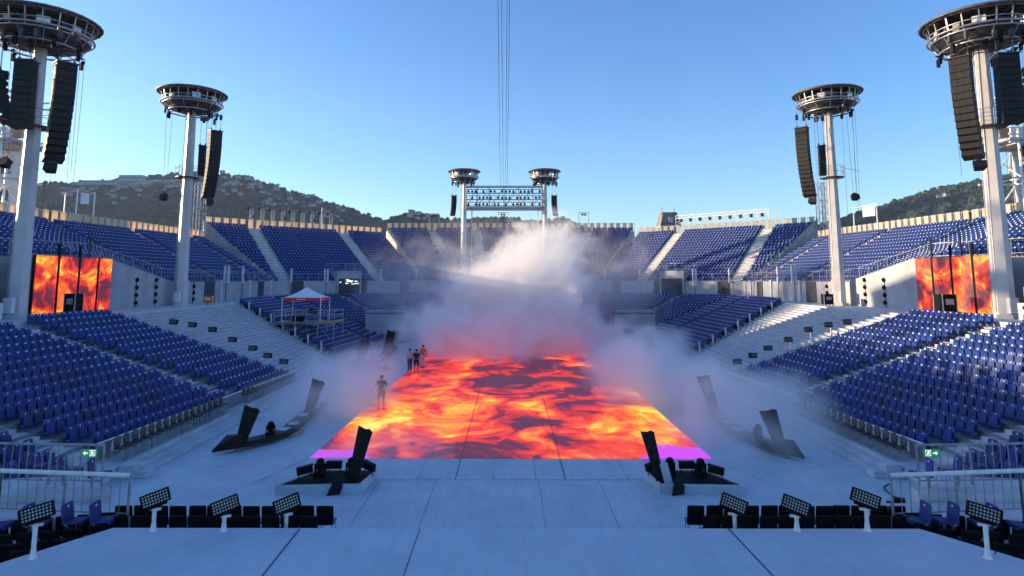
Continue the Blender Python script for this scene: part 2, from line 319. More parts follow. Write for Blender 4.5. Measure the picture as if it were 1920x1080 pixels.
# ------------------------------------------------------------------ grandstands
SEATS = []      # (x, y, z, angle, stand key, row, index)
def lerp(a, b, t): return a + (b - a) * t
def make_stand(key, name, label, F, B, zF, zB, n, aisles=(), zbase=0.0, seats=True, m='dkdeck', spacing=.5, ahw=.62, fascia='conc', rowstart=None, stairm='stair', endwalls=True, skip=None, riserm=None, wallm='conc', cat='grandstand'):
    k = len(F); F = [Vector((*p, 0)) for p in F]; B = [Vector((*p, 0)) for p in B]
    zF = list(zF) if isinstance(zF, (list, tuple)) else [zF] * k; zB = list(zB) if isinstance(zB, (list, tuple)) else [zB] * k
    c = sum(F, Vector()) / k
    th = thing(name, label, cat, (c.x, c.y, zbase))
    P = lambda i, t: F[i].lerp(B[i], t)
    Z = lambda i, r: lerp(zF[i], zB[i], r / max(1, n - 1))
    ar = (B[0] - F[0]).cross(F[-1] - F[0]).z
    def q(bm, a, bb, cc, d, mi=0):
        bm.quad(a, bb, cc, d, mi) if ar < 0 else bm.quad(d, cc, bb, a, mi)
    v = lambda p, z: (p.x, p.y, z)
    bm = MB()
    for r in range(n):
        t0, t1 = r / n, (r + 1) / n
        for i in range(k - 1):
            q(bm, v(P(i, t0), Z(i, r)), v(P(i, t1), Z(i, r)), v(P(i + 1, t1), Z(i + 1, r)), v(P(i + 1, t0), Z(i + 1, r)))
            if r < n - 1:
                q(bm, v(P(i, t1), Z(i, r)), v(P(i, t1), Z(i, r + 1)), v(P(i + 1, t1), Z(i + 1, r + 1)), v(P(i + 1, t1), Z(i + 1, r)), 1)
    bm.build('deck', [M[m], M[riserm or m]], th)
    bw = MB()
    for i in range(k - 1):
        q(bw, v(P(i, 0), zbase), v(P(i, 0), zF[i]), v(P(i + 1, 0), zF[i + 1]), v(P(i + 1, 0), zbase))
        q(bw, v(P(i, 1), zB[i]), v(P(i, 1), zbase), v(P(i + 1, 1), zbase), v(P(i + 1, 1), zB[i + 1]))
    if endwalls:
        for i in (0, k - 1):
            pts = [v(P(i, 0), zbase)]
            for r in range(n): pts += [v(P(i, r / n), Z(i, r)), v(P(i, (r + 1) / n), Z(i, r))]
            pts.append(v(P(i, 1), zbase))
            bw.add(pts, [tuple(range(len(pts)))])
    bw.build('wall', M[wallm], th)
    # aisles
    if aisles:
        for (seg, fr) in aisles:
            st = MB()
            for r in range(n):
                t0, t1 = r / n, (r + 1) / n
                for hh, ta, tb in ((.0, t0, t1), (.5, (t0 + t1) / 2, t1)):
                    if r == n - 1 and hh: continue
                    rise = (Z(seg, min(r + 1, n - 1)) - Z(seg, r)) * hh + .012
                    a = P(seg, ta).lerp(P(seg + 1, ta), fr); d = P(seg, tb).lerp(P(seg + 1, tb), fr)
                    z = lerp(Z(seg, r), Z(seg + 1, r), fr)
                    ax = (d - a); L = ax.length
                    ang = math.atan2(ax.y, ax.x); mid = (a + d) / 2
                    st.box((mid.x, mid.y, z + rise / 2 - .002), (L, 2 * ahw - .12, rise + .004), ang)
            st.build('stairs', M[stairm], th)
    if seats:
        for r in range(n):
            tt = (r + .55) / n
            idx = 0
            for i in range(k - 1):
                a, d = P(i, tt), P(i + 1, tt); L = (d - a).length
                if L < .6: continue
                tg = (d - a).normalized(); inw = Vector((-tg.y, tg.x, 0))
                if inw.dot(F[i] - B[i]) < 0: inw = -inw
                ang = math.atan2(inw.y, inw.x) - math.pi / 2
                ns = int((L - .2) / spacing); st0 = (L - ns * spacing) / 2 + spacing / 2
                ais = [f * L for (sg, f) in aisles if sg == i]
                for j in range(ns):
                    u = st0 + j * spacing
                    hit = [x for x in ais if abs(u - x) < ahw]
                    if hit: continue
                    fr = u / L; p = a.lerp(d, fr); z = lerp(Z(i, r), Z(i + 1, r), fr)
                    if skip and skip(p.x, p.y, z): continue
                    blk = sum(1 for x in ais if u > x); near = [abs(u - x) for x in ais] or [u]
                    SEATS.append((p.x, p.y, z - .17, ang + random.gauss(0, .012), key, r, blk, u, tuple(ais)))
    return th

def mir(pts, s): return [(s * x, y) for x, y in pts]
NEAR = {}
for s, side, tone in ((-1, 'left', 'shaded'), (1, 'right', 'sunlit')):
    w_ = 'left' if s < 0 else 'right'; nm = 'tent-side' if s < 0 else 'sunlit-side'
    # near lower stand with seats
    make_stand('N' + w_, 'grandstand', 'low near stand of blue seats on the %s edge of the floor' % nm, mir([(15.4, 17.6), (14.2, 43.2)], s), mir([(27.6, 15.5), (26.6, 43.0)], s), .62, 4.45, 15,
               aisles=[(0, .245), (0, .70)], zbase=0, ahw=.82, skip=lambda x, y, z: y < 18.3)
    # white stepped terrace
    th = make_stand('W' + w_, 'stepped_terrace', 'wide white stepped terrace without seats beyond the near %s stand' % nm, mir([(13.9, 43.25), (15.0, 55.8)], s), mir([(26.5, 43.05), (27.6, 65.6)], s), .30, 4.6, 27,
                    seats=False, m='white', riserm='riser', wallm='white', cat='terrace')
    # side parapet wall between the seats and the white terrace
    b = MB(); b.add([(s * 26.8, 43.12, 4.45 + .55), (s * 18.5, 43.18, 1.95 + .45), (s * 14.0, 43.22, .62 + .1), (s * 14.0, 43.22, 0), (s * 26.8, 43.12, 0),
                     (s * 26.8, 43.0, 4.45 + .55), (s * 18.5, 43.06, 1.95 + .45), (s * 14.0, 43.10, .62 + .1), (s * 14.0, 43.10, 0), (s * 26.8, 43.0, 0)],
                    [(0, 1, 2, 3, 4), (9, 8, 7, 6, 5), (0, 5, 6, 1), (1, 6, 7, 2), (2, 7, 8, 3), (4, 9, 5, 0)])
    tag(b.build('parapet_wall', M['white']), 'low sloping white wall at the far end of the %s near seats' % nm, 'wall')
    # far lower stand, curving inwards
    make_stand('L' + w_, 'grandstand', 'low far stand of blue seats curving behind the %s terrace' % nm, mir([(15.0, 55.9), (13.4, 72.5), (8.0, 87)], s), mir([(27.6, 65.7), (28.2, 82), (13, 97)], s), .55, 4.55, 18,
               aisles=[(0, .62), (1, .35)], skip=lambda x, y, z, s=s: (72.2 < y < 77 and 10.5 < abs(x) < 16.6) or (s < 0 and 60.2 < y < 63.8 and 16.2 < abs(x) < 22.2 and z > 1.95))
    # upper tier, side
    make_stand('U' + w_, 'grandstand', 'lower-rimmed upper tier behind the tall %s masts' % nm, mir([(36, 4), (34, 34), (31.2, 47), (31.0, 58.2), (31.0, 85.1)], s), mir([(47, 4), (45, 34), (43, 47), (42, 58.2), (42.4, 88.6)], s),
               [8.5, 8.5, 8.5, 6.75, 6.75], [12.3, 12.3, 12.2, 11.9, 12.3], 15, aisles=[(2, .98), (3, .42), (3, .86)], m='deck_up', zbase=0)
    # upper tier, diagonal corner
    make_stand('C' + w_, 'grandstand', 'tall upper tier set diagonally across the %s far corner' % nm, mir([(31.0, 85.3), (30.6, 85.7), (13.6, 101.2)], s), mir([(43, 89.5), (38.8, 94), (21.9, 109.6)], s), 6.75, 14.5, 19,
               aisles=[(1, .03), (1, .66)], m='deck_up', ahw=.85, zbase=0)
make_stand('Dc', 'grandstand', 'low far end stand of blue seats behind the smoke', [(-8, 87.1), (8, 87.1)], [(-12.9, 97.1), (12.9, 97.1)], .55, 4.55, 16, aisles=[(0, .5)], skip=None)
make_stand('Mc', 'grandstand', 'tall upper tier facing the camera at the far end', [(-13.4, 101.4), (13.4, 101.4)], [(-21.8, 112.2), (21.8, 112.2)], 6.75, 15.5, 20,
           aisles=[(0, .18), (0, .36), (0, .64), (0, .82)], m='deck_up', ahw=.8, zbase=0)

# gangways behind the lower stands
def wedge(name, poly, z0, z1, m, label, kind='structure'):
    b = MB(); b.prism(poly, z0, z1); o = b.build(name, m); o['kind'] = kind; o['label'] = label; return o
for s in (-1, 1):
    nm = 'tent-side' if s < 0 else 'sunlit-side'
    wedge('walkway', mir([(26.62, 43.0), (27.62, 65.62), (28.22, 82), (13.1, 97.15), (13.5, 101.1), (30.9, 85.1), (30.95, 43), (30.95, 14), (27.65, 14)], s), 4.3, 4.72, M['white'], 'raised white walkway behind the lower %s stands' % nm)
wedge('walkway', [(-13.05, 97.2), (13.05, 97.2), (13.4, 101.1), (-13.4, 101.1)], 4.3, 4.72, M['white'], 'raised white walkway at the far end')

# terrace ledge in front of the near stands, with steps
for s in (-1, 1):
    nm = 'tent-side' if s < 0 else 'sunlit-side'
    b = MB()
    b.prism(mir([(13.25, 24.2), (13.65, 24.2), (13.65, 44.4), (13.25, 44.4)], s), 0, .13)
    b.prism(mir([(13.65, 23.6), (14.0, 23.6), (14.0, 43.2), (13.65, 43.2)], s), 0, .26)
    b.prism(mir([(14.0, 23.0), (15.2, 23.0), (14.2, 43.2), (14.0, 43.2)], s), 0, .40)
    b.prism(mir([(14.0, 19.2), (15.6, 17.8), (15.25, 23.0), (14.0, 23.0)], s), 0, .5)
    b.box((s * 13.62, 23.95, .24), (.55, .5, .48)); b.box((s * 13.2, 24.0, .13), (.55, .5, .26))
    tag(b.build('stepped_ledge', M['white'], bevel=.02), 'white stepped ledge along the foot of the %s seats' % nm, 'ledge')

# walls behind the gangway (base of upper tier) with doors
def wall_run(pts, z0, z1, th, m, parent, name='wall'):
    b = MB()
    for (p, q) in zip(pts[:-1], pts[1:]):
        a = Vector((*p, 0)); d = Vector((*q, 0)); ax = d - a; ang = math.atan2(ax.y, ax.x); mid = (a + d) / 2
        b.box((mid.x, mid.y, (z0 + z1) / 2), (ax.length + .02, th, z1 - z0), ang)
    return b.build(name, m, parent)
def railing(pts, h=1.05, step=1.5, bars=.16, parent=None, name='railing', r=.025, m='railing'):
    b = MB()
    for (p, q) in zip(pts[:-1], pts[1:]):
        a = Vector(p); d = Vector(q); L = (d - a).length; up = Vector((0, 0, h))
        b.tube(a + up, d + up, r * 1.3, n=6)
        b.tube(a + Vector((0, 0, .12)), d + Vector((0, 0, .12)), r * .8, n=4)
        n = max(1, round(L / step))
        for i in range(n + 1): b.tube(a.lerp(d, i / n), a.lerp(d, i / n) + up, r * 1.2, n=6)
        if bars:
            nb = max(1, round(L / bars))
            for i in range(1, nb): b.tube(a.lerp(d, i / nb) + Vector((0, 0, .12)), a.lerp(d, i / nb) + up, r * .45, n=4)
    return b.build(name, M[m], parent)

for s in (-1, 1):
    nm = 'tent-side' if s < 0 else 'sunlit-side'
    t = thing('tier_wall', 'pale grey wall with dark doorways below the %s upper tier' % nm, 'wall', (s * 31, 62, 4.7))
    # straight run whose top climbs towards the camera
    b = MB(); X0, X1 = s * 30.75, s * 30.95
    prof = [(40.0, 4.7), (58.6, 4.7), (58.6, 6.9), (49.2, 8.62), (40.0, 8.7)]
    n = len(prof); vs = [(X0, y, z) for y, z in prof] + [(X1, y, z) for y, z in prof]
    b.add(vs, [tuple(range(n)), tuple(range(2 * n - 1, n - 1, -1))] + [(k, n + k, n + (k + 1) % n, (k + 1) % n) for k in range(n)])
    b.build('sloping_wall', M['conc'], t)
    wall_run(mir([(30.85, 58.62), (30.85, 85.2), (13.45, 101.25)], s), 4.7, 6.85, .2, M['conc'], t)
    # wall piers and doors
    bb = MB()
    for yy in (61.2, 68.5, 76, 82.5): bb.box((s * 30.7, yy, 5.85), (.22, .5, 2.3))
    bb.build('pier', M['white'], t)
    dv = Vector((s * (13.45 - 30.85), 101.25 - 85.2, 0)); dn = dv.normalized(); inn = Vector((-s * abs(dn.y), -abs(dn.x), 0))
    for p, ang, wd in ((Vector((s * 30.73, 66.0, 0)), math.pi / 2, 2.2), (Vector((s * 30.73, 79.5, 0)), math.pi / 2, 1.8)):
        d = MB(); d.box((p.x, p.y, 5.78), (wd, .08, 2.1), ang); d.build('door', M['seam'], t)
    for fr, wd in ((.12, 1.6), (.52, 2.2), (.84, 1.6)):
        p = Vector((s * 30.85, 85.2, 0)) + dv * fr + inn * .12
        d = MB(); d.box((p.x, p.y, 5.78), (wd, .08, 2.1), math.atan2(dv.y, dv.x)); d.build('door', M['seam'], t)
    # railings
    rt = thing('railing', 'grey bar railing along the front of the %s upper tier' % nm, 'railing', (s * 31, 70, 6.8))
    railing([(s * x, y, z) for x, y, z in ((34.0, 36, 8.6), (31.05, 47.2, 8.62), (31.0, 58.6, 6.85), (30.95, 85.3, 6.85), (13.5, 101.2, 6.85))], parent=rt, bars=.45, name='bars')
    pb = MB()
    for y in (44.0, 47.2): pb.tube((s * 30.95, y, 8.7), (s * 30.95, y, 10.3), .05)
    pb.build('post', M['dark'], rt)
t = thing('tier_wall', 'grey wall below the far end tier behind the smoke', 'wall', (0, 101.2, 4.7))
wall_run([(-13.4, 101.25), (13.4, 101.25)], 4.7, 6.85, .2, M['conc'], t)
d = MB()
for x in (-9.5, -2, 9.5): d.box((x, 101.1, 5.78), (1.8, .08, 2.1))
d.build('door', M['seam'], t)
rt = thing('railing', 'grey bar railing along the front of the far end tier', 'railing', (0, 101.2, 6.85)); railing([(-13.4, 101.2, 6.85), (13.4, 101.2, 6.85)], parent=rt, bars=.45, name='bars')

# rim fences
def rim_fence(pts, label, h=1.35, pw=.72, pitch=1.12):
    t = thing('rim_fence', label, 'fence', pts[0])
    a_ = MB(); r_ = MB()
    for p, q in zip(pts[:-1], pts[1:]):
        a = Vector(p); d = Vector(q); L = (d - a).length; n = int(L / pitch); ang = math.atan2((d - a).y, (d - a).x)
        for i in range(n):
            c = a.lerp(d, (i + .5) / n); jj = random.uniform(-.05, .05)
            a_.box((c.x, c.y, c.z + h / 2), (pw + jj, .07, h), ang)
        for zz in (.15, h - .12): r_.tube(a + Vector((0, 0, zz)), d + Vector((0, 0, zz)), .03, n=4)
        for i in range(n + 1):
            c = a.lerp(d, i / n); r_.tube(c, c + Vector((0, 0, h)), .03, n=4)
    a_.build('panels', M['fence'], t); r_.build('frame', M['steel'], t)
    return t
for s in (-1, 1):
    nm = 'tent-side' if s < 0 else 'sunlit-side'
    rim_fence([(s * 46, 20, 12.3), (s * 45.05, 34, 12.3), (s * 43.05, 47, 12.25), (s * 42.05, 58.2, 12.0), (s * 42.45, 88.4, 12.4)], 'row of cream fence panels along the low %s rim' % nm)
    rim_fence([(s * 43, 89.65, 14.55), (s * 38.85, 94.05, 14.55), (s * 22.0, 109.65, 14.55)], 'row of cream fence panels on the diagonal %s rim' % nm)
    # return wall where the rim steps up
    b = MB(); b.prism(mir([(42.45, 88.7), (43.1, 89.45), (37.6, 87.9), (37.2, 87.4)], s), 9.5, [12.6, 15.6, 11.2, 11.0]); tag(b.build('rim_step_wall', M['stepwall']), 'cream end wall where the %s rim steps up' % nm, 'wall')
rim_fence([(-21.8, 112.25, 15.6), (21.8, 112.25, 15.6)], 'row of pale fence panels on the far end rim')

# ------------------------------------------------------------------ seats
def seat_mb():
    bk = MB()
    w2 = .215
    prof = [(-.10, .36), (-.125, .60), (-.155, .80), (-.16, .84)]
    vs = []
    for i, (y, z) in enumerate(prof):
        ww = w2 * (1.0 if i < 3 else .86)
        for dx in (-1, -.5, .5, 1):
            cv = .022 * dx * dx
            vs.append((dx * ww, y + cv, z))
    for i, (y, z) in enumerate(prof):
        ww = w2 * (1.0 if i < 3 else .86)
        for dx in (-1, -.5, .5, 1):
            vs.append((dx * ww, y + .022 * dx * dx - .04, z))
    fs = []
    for i in range(3):
        for j in range(3):
            a = i * 4 + j; fs.append((a + 1, a, a + 4, a + 5)); o = 16; fs.append((o + a, o + a + 1, o + a + 5, o + a + 4))
    for i in range(3):
        fs.append((i * 4, i * 4 + 16, i * 4 + 20, i * 4 + 4)); a = i * 4 + 3; fs.append((a + 16, a, a + 4, a + 20))
    for j in range(3): fs.append((12 + j + 1, 12 + j, 28 + j, 28 + j + 1)); fs.append((j, j + 1, j + 17, j + 16))
    bk.add(vs, fs, 0, False)
    sp = MB(); sp.box((0, .0, .50), (.40, .06, .40), M=Matrix.Rotation(R(9), 4, 'X')); sp.box((0, .03, .33), (.42, .12, .07))
    pl = MB(); pl.box((0, -.121, .775), (.055, .012, .045))
    br = MB(); br.box((0, -.10, .2), (.05, .06, .36)); br.box((0, -.02, .38), (.46, .05, .05))
    return bk, sp, pl, br
def proto_seat(down=False):
    t = thing('stadium_seat', 'x', 'seat', (0, 0, 0), 'blue stadium seats in the near stands', local=True)
    bk, sp, pl, br = seat_mb()
    if down:
        sp = MB(); sp.box((0, .12, .42), (.42, .42, .06), M=Matrix.Rotation(R(6), 4, 'X')); sp.box((0, .32, .41), (.40, .05, .11))
    bk.build('backrest', M['seat'], t); sp.build('seat_pan', M['seat2'], t, bevel=.012); pl.build('number_plate', M['plate'], t); br.build('bracket', M['steel'], t)
    return t
ORD = ['', 'first', 'second', 'third', 'fourth', 'fifth', 'sixth', 'seventh', 'eighth', 'ninth', 'tenth', 'eleventh', 'twelfth', 'thirteenth', 'fourteenth', 'fifteenth', 'sixteenth', 'seventeenth', 'eighteenth', 'nineteenth', 'twentieth'] + ['twenty-' + x for x in ('first', 'second', 'third', 'fourth', 'fifth', 'sixth', 'seventh', 'eighth', 'ninth')] + ['thirtieth']
near = [i for i, q in enumerate(SEATS) if q[4] in ('Nleft', 'Nright')]
def visible(q):
    return abs(q[0]) / q[1] < .80 and q[1] > 17
near = [i for i in near if visible(SEATS[i])]
def dist(i):
    q = SEATS[i]; return (q[0] ** 2 + q[1] ** 2 + (7 - q[2]) ** 2)
chosen = []
for kk in ('Nleft', 'Nright'):
    c = sorted([i for i in near if SEATS[i][4] == kk], key=dist)[:146]
    chosen += c
cs = set(chosen)
proto = proto_seat(); first = True
# position within its row block, counted from the aisle
cnt = {}
for i in near:
    q = SEATS[i]; cnt.setdefault((q[4], q[5], q[6]), []).append(i)
for kx, lst in cnt.items():
    lst.sort(key=lambda i: SEATS[i][7])
    blk = kx[2]
    order = lst[::-1] if blk == 0 else lst
    for j, i in enumerate(order):
        if i not in cs: continue
        q = SEATS[i]; o = proto if first else copy_tree(proto); first = False
        o.location = (q[0], q[1], q[2]); o.rotation_euler = (0, 0, q[3])
        bn = ('nearest', 'middle', 'far')[blk]
        o['label'] = 'blue seat %s from the aisle, row %s up, %s block of the %s stand' % (ORD[min(j + 1, 30)], ORD[kx[1] + 1], bn, 'tent-side' if kx[0] == 'Nleft' else 'sunlit-side')
# all other seats as one mass
def mass_seats(items):
    bk, sp, pl, br = seat_mb()
    tv, tf, tm = [], [], []
    # light template: backrest box with a tapered top, pan, plate
    def addbox(c, d, mi, top=1.0, back=0):
        o = len(tv); x, y, z = d[0] / 2, d[1] / 2, d[2] / 2
        for sz in (-1, 1):
            for sx, sy in ((-1, -1), (1, -1), (1, 1), (-1, 1)): tv.append((c[0] + sx * x * (top if sz > 0 else 1), c[1] + sy * y + (back if sz > 0 else 0), c[2] + sz * z))
        for f in ((4, 5, 6, 7), (0, 1, 5, 4), (1, 2, 6, 5), (2, 3, 7, 6), (3, 0, 4, 7)): tf.append(tuple(o + i for i in f)); tm.append(mi)
    addbox((0, -.12, .60), (.43, .05, .48), 0, .9, -.05); addbox((0, 0, .50), (.40, .06, .40), 1, 1, -.04); addbox((0, -.128, .775), (.085, .055, .06), 2)
    addbox((0, -.1, .19), (.06, .06, .36), 3)
    T = np.array(tv); nv = len(T); A = np.array([(q[0], q[1], q[2], q[3]) for q in items])
    ca, sa = np.cos(A[:, 3])[:, None], np.sin(A[:, 3])[:, None]
    X = T[None, :, 0] * ca - T[None, :, 1] * sa + A[:, 0:1]; Y = T[None, :, 0] * sa + T[None, :, 1] * ca + A[:, 1:2]; Zz = T[None, :, 2] + A[:, 2:3]
    V = np.stack([X, Y, Zz], -1).reshape(-1, 3)
    Fq = np.array(tf); nf = len(Fq)
    FF = (Fq[None] + (np.arange(len(A)) * nv)[:, None, None]).reshape(-1, 4)
    me = bpy.data.meshes.new('stadium_seats')
    me.vertices.add(len(V)); me.vertices.foreach_set('co', V.ravel())
    me.loops.add(FF.size); me.loops.foreach_set('vertex_index', FF.ravel().astype(np.int32))
    me.polygons.add(len(FF)); me.polygons.foreach_set('loop_start', np.arange(0, FF.size, 4, dtype=np.int32))
    for m in ('seat', 'seat2', 'plate', 'steel'): me.materials.append(M[m])
    me.polygons.foreach_set('material_index', np.tile(np.array(tm, dtype=np.int32), len(A)))
    me.update(calc_edges=True); me.validate()
    o = bpy.data.objects.new('stadium_seats', me); COL.objects.link(o)
    tag(o, 'thousands of blue seats filling the farther rows of the stands', 'seats', None, 'stuff')
    return o
mass_seats([q for i, q in enumerate(SEATS) if i not in cs])
print('seats', len(SEATS), 'individual', len(cs))

# front-row chairs on the ledge: white shell, round dark pad, wire legs
def ledge_chair():
    t = thing('ledge_chair', 'x', 'chair', (0, 0, 0), 'white-rimmed chairs on the ledge before the near seats', local=True)
    b = MB(); b.lathe([(0.0, 0), (.17, 0), (.20, .02), (.20, .05), (.16, .06), (0, .06)], n=14)
    rt = Matrix.Translation((0, -.16, .66)) @ Matrix.Rotation(R(-82), 4, 'X')
    b.v = [tuple(rt @ Vector(v)) for v in b.v]; b.build('backrest', M['brown'], t)
    b = MB(); b.box((0, -.19, .56), (.46, .035, .34), top=.88); b.build('shell', M['whiteframe'], t)
    b = MB(); b.box((0, .04, .45), (.40, .38, .05)); b.build('seat', M['dark'], t, bevel=.015)
    b = MB()
    for sx in (-.17, .17): b.path([(sx, .2, .43), (sx, .22, .02), (sx, -.2, .02), (sx, -.2, .45)], .014, 5)
    b.tube((-.17, .22, .02), (.17, .22, .02), .014, n=5); b.build('legs', M['steel'], t)
    return t
lp = None
for s in (-1, 1):
    nm = 'tent-side' if s < 0 else 'sunlit-side'
    ys = [24.6 + .56 * i for i in range(16)] + [35.8 + .56 * i for i in range(13)]
    for j, y in enumerate(ys):
        if lp is None: lp = o = ledge_chair()
        else: o = copy_tree(lp)
        o.location = (s * (14.42 - .006 * (y - 24)), y, .40); o.rotation_euler = (0, 0, s * R(90) + random.uniform(-.05, .05))
        o['label'] = 'round-backed dark chair on the %s ledge, %s of its row from the near end' % (nm, ORD[j + 1]) if j < 30 else 'round-backed dark chair'
    # low dark fascia with a pale rail behind those chairs
    t = thing('front_barrier', 'dark low barrier with a pale top rail behind the %s ledge chairs' % nm, 'barrier', (s * 14.9, 33, .4))
    b = MB(); b.prism(mir([(15.08, 24.2), (15.13, 24.2), (14.20, 43.0), (14.15, 43.0)], s), .40, 1.02); b.build('board', M['dkdeck'], t)
    b = MB(); b.tube((s * 15.1, 24.2, 1.05), (s * 14.17, 43, 1.05), .035, n=6); b.build('rail', M['post'], t)

# black chairs below the platform edge
def black_chair():
    t = thing('padded_chair', 'x', 'chair', (0, 0, 0), 'black padded chairs at the platform edge', local=True)
    b = MB(); b.box((0, 0, .68), (.46, .08, .50), M=Matrix.Rotation(R(8), 4, 'X'), top=.96); b.build('backrest', M['black'], t, bevel=.03)
    b = MB(); b.box((0, .25, .44), (.42, .42, .07)); b.build('seat', M['chairblue'], t, bevel=.02)
    b = MB()
    for sx in (-.18, .18):
        b.tube((sx, .02, .42), (sx, -.02, 0), .016, n=5); b.tube((sx, .42, .42), (sx, .44, 0), .016, n=5); b.tube((sx, .02, .42), (sx, .42, .42), .014, n=5)
    b.build('frame', M['steel'], t)
    return t
bc = None
for s in (-1, 1):
    nm = 'tent-side' if s < 0 else 'sunlit-side'
    rows = [('back row', [(s * (4.9 + .48 * i), 17.75, .17, 0) for i in range(12)]),
            ('front row', [(s * (5.12 + .48 * i), 17.15, .13, 0) for i in range(11)]),
            ('outer back row', [(s * (10.45 + .47 * i), 17.5 - .12 * i, .08, -s * .1) for i in range(6)]),
            ('outer middle row', [(s * (10.25 + .48 * i), 16.75 - .13 * i, .02, -s * .12) for i in range(6)]),
            ('outer front row', [(s * (10.55 + .48 * i), 16.0 - .16 * i, .02, -s * .15) for i in range(5)]),
            ('corner row', [(s * (11.0 + .5 * i), 15.25 - .2 * i, .04, -s * .18) for i in range(3)])]
    # low boards carrying the chairs
    b = MB(); b.prism(mir([(4.55, 17.45), (10.2, 17.45), (10.2, 18.4), (4.55, 18.4)], s), 0, .168)
    b.prism(mir([(10.22, 17.2), (14.2, 16.6), (14.2, 17.9), (10.22, 18.3)], s), 0, .078)
    tag(b.build('seating_riser', M['dkdeck']), 'grey low risers under the %s black chairs' % nm, 'riser')
    for rn, lst in rows:
        for j, (x, y, z, a) in enumerate(lst):
            if bc is None: bc = o = black_chair()
            else: o = copy_tree(bc)
            o.location = (x + random.uniform(-.02, .02), y + random.uniform(-.03, .03), z); o.rotation_euler = (0, 0, a + random.uniform(-.05, .05))
            o['label'] = 'black padded chair, %s from the inner end of the %s %s' % (ORD[j + 1], nm, rn)

# blue tip-up seats seen from the side below the lower railing
sp_ = proto_seat(True); sp_['group'] = 'blue seats beside the near railings'
k = 0
for s in (-1, 1):
    nm = 'tent-side' if s < 0 else 'sunlit-side'
    for j, (x, y, z) in enumerate([(10.35, 17.0, 1.0), (11.05, 17.0, .98), (11.95, 16.9, .98), (12.75, 16.7, .98)]):
        o = sp_ if k == 0 else copy_tree(sp_); k += 1
        o.location = (s * x, y, z - .42); o.rotation_euler = (0, 0, -s * R(-88))
        o['label'] = 'blue seat seen side-on under the %s railing, %s from its inner end' % (nm, ORD[j + 1])
    for j, (x, y, z) in enumerate([(11.9, 19.2, 1.35), (12.8, 19.3, 1.4), (13.9, 19.4, 1.5)]):
        o = copy_tree(sp_); o.location = (s * x, y, z - .3); o.rotation_euler = (0, 0, s * R(80))
        o['label'] = 'blue seat behind the %s upper near railing, %s from its inner end' % (nm, ORD[j + 1])

# near railings with exit signs
for s in (-1, 1):
    nm = 'tent-side' if s < 0 else 'sunlit-side'
    t = thing('near_railing', 'zinc bar railing on the ledge carrying the %s exit sign' % nm, 'railing', (s * 13, 19, .9))
    railing([(s * 16.6, 18.8, 1.30), (s * 14.6, 18.95, 1.28), (s * 11.6, 19.0, 1.22)], h=1.1, step=1.55, bars=.22, parent=t, name='bars', r=.028)
    t2 = thing('near_railing', 'zinc bar railing nearest the %s black chairs' % nm, 'railing', (s * 12, 17.5, .9))
    railing([(s * 16.0, 17.3, 1.12), (s * 13.3, 17.45, 1.0), (s * 9.95, 17.5, .85)], h=1.06, step=1.65, bars=.24, parent=t2, name='bars', r=.028)
    b = MB(); b.tube((s * 16, 17.28, 2.2), (s * 9.95, 17.48, 1.93), .06, n=6); b.build('handrail', M['post'], t2)
    # white blocks under them
    b = MB(); b.prism(mir([(9.9, 17.62), (17.5, 17.45), (17.5, 18.6), (13.2, 18.75), (10.1, 18.7)], s), 0, .84)
    b.prism(mir([(11.5, 18.8), (17.5, 18.7), (17.5, 20.0), (14.0, 20.4), (11.6, 19.4)], s), 0, 1.04)
    tag(b.build('vomitory_block', M['white'], bevel=.02), 'white raised block under the near %s railings' % nm, 'block')
    # sign
    t3 = thing('exit_sign', 'green exit sign with an arrow on the %s near railing' % nm, 'sign', (s * 11.95, 18.9, 2.1))
    gm = M.setdefault('green', emit('lit green sign face', (.01, .22, .09), .25)); wm = M.setdefault('signwhite', emit('lit white pictogram', (.75, .9, .8), .45))
    X = s * 11.95
    b = MB(); b.box((X, 18.9, 2.13), (.42, .05, .19)); b.build('face', gm, t3)
    g = MB(); y = 18.87
    ar = -1 if s < 0 else 1                                           # arrow points outwards
    ax = X + ar * .095
    g.prism([(0, 0)] * 3, 0, 0) if False else None
    def poly(pts):
        vs = [(px, y, pz) for px, pz in pts] + [(px, y + .02, pz) for px, pz in pts]; n = len(pts)
        g.add(vs, [tuple(range(n)), tuple(range(2 * n - 1, n - 1, -1))] + [(k, n + k, n + (k + 1) % n, (k + 1) % n) for k in range(n)])
    poly([(ax + ar * .07, 2.13), (ax + ar * .01, 2.19), (ax + ar * .01, 2.07)]); poly([(ax + ar * .012, 2.145), (ax - ar * .07, 2.145), (ax - ar * .07, 2.115), (ax + ar * .012, 2.115)])
    dx = X - ar * .105
    for x0, x1, z0, z1 in ((-.075, .075, 2.195, 2.21), (-.075, .075, 2.05, 2.062), (-.075, -.065, 2.06, 2.2), (.065, .075, 2.06, 2.2)): poly([(dx + x0, z0), (dx + x1, z0), (dx + x1, z1), (dx + x0, z1)])
    def limb(a, c, wd=.016):
        a = Vector(a); c = Vector(c); n = (c - a).normalized(); n = Vector((-n.y, n.x)) * wd / 2
        poly([tuple(a + n), tuple(a - n), tuple(c - n), tuple(c + n)])
    f_ = lambda x, z: (dx + ar * x, z)
    limb(f_(.01, 2.165), f_(-.005, 2.12), .03); limb(f_(-.005, 2.12), f_(.03, 2.095)); limb(f_(.03, 2.095), f_(.02, 2.07)); limb(f_(-.005, 2.12), f_(-.03, 2.09)); limb(f_(-.03, 2.09), f_(-.05, 2.09))
    limb(f_(.01, 2.16), f_(.04, 2.135)); limb(f_(.005, 2.16), f_(-.03, 2.14)); limb(f_(.01, 2.175), f_(.025, 2.19), .026)
    g.build('pictogram', wm, t3)

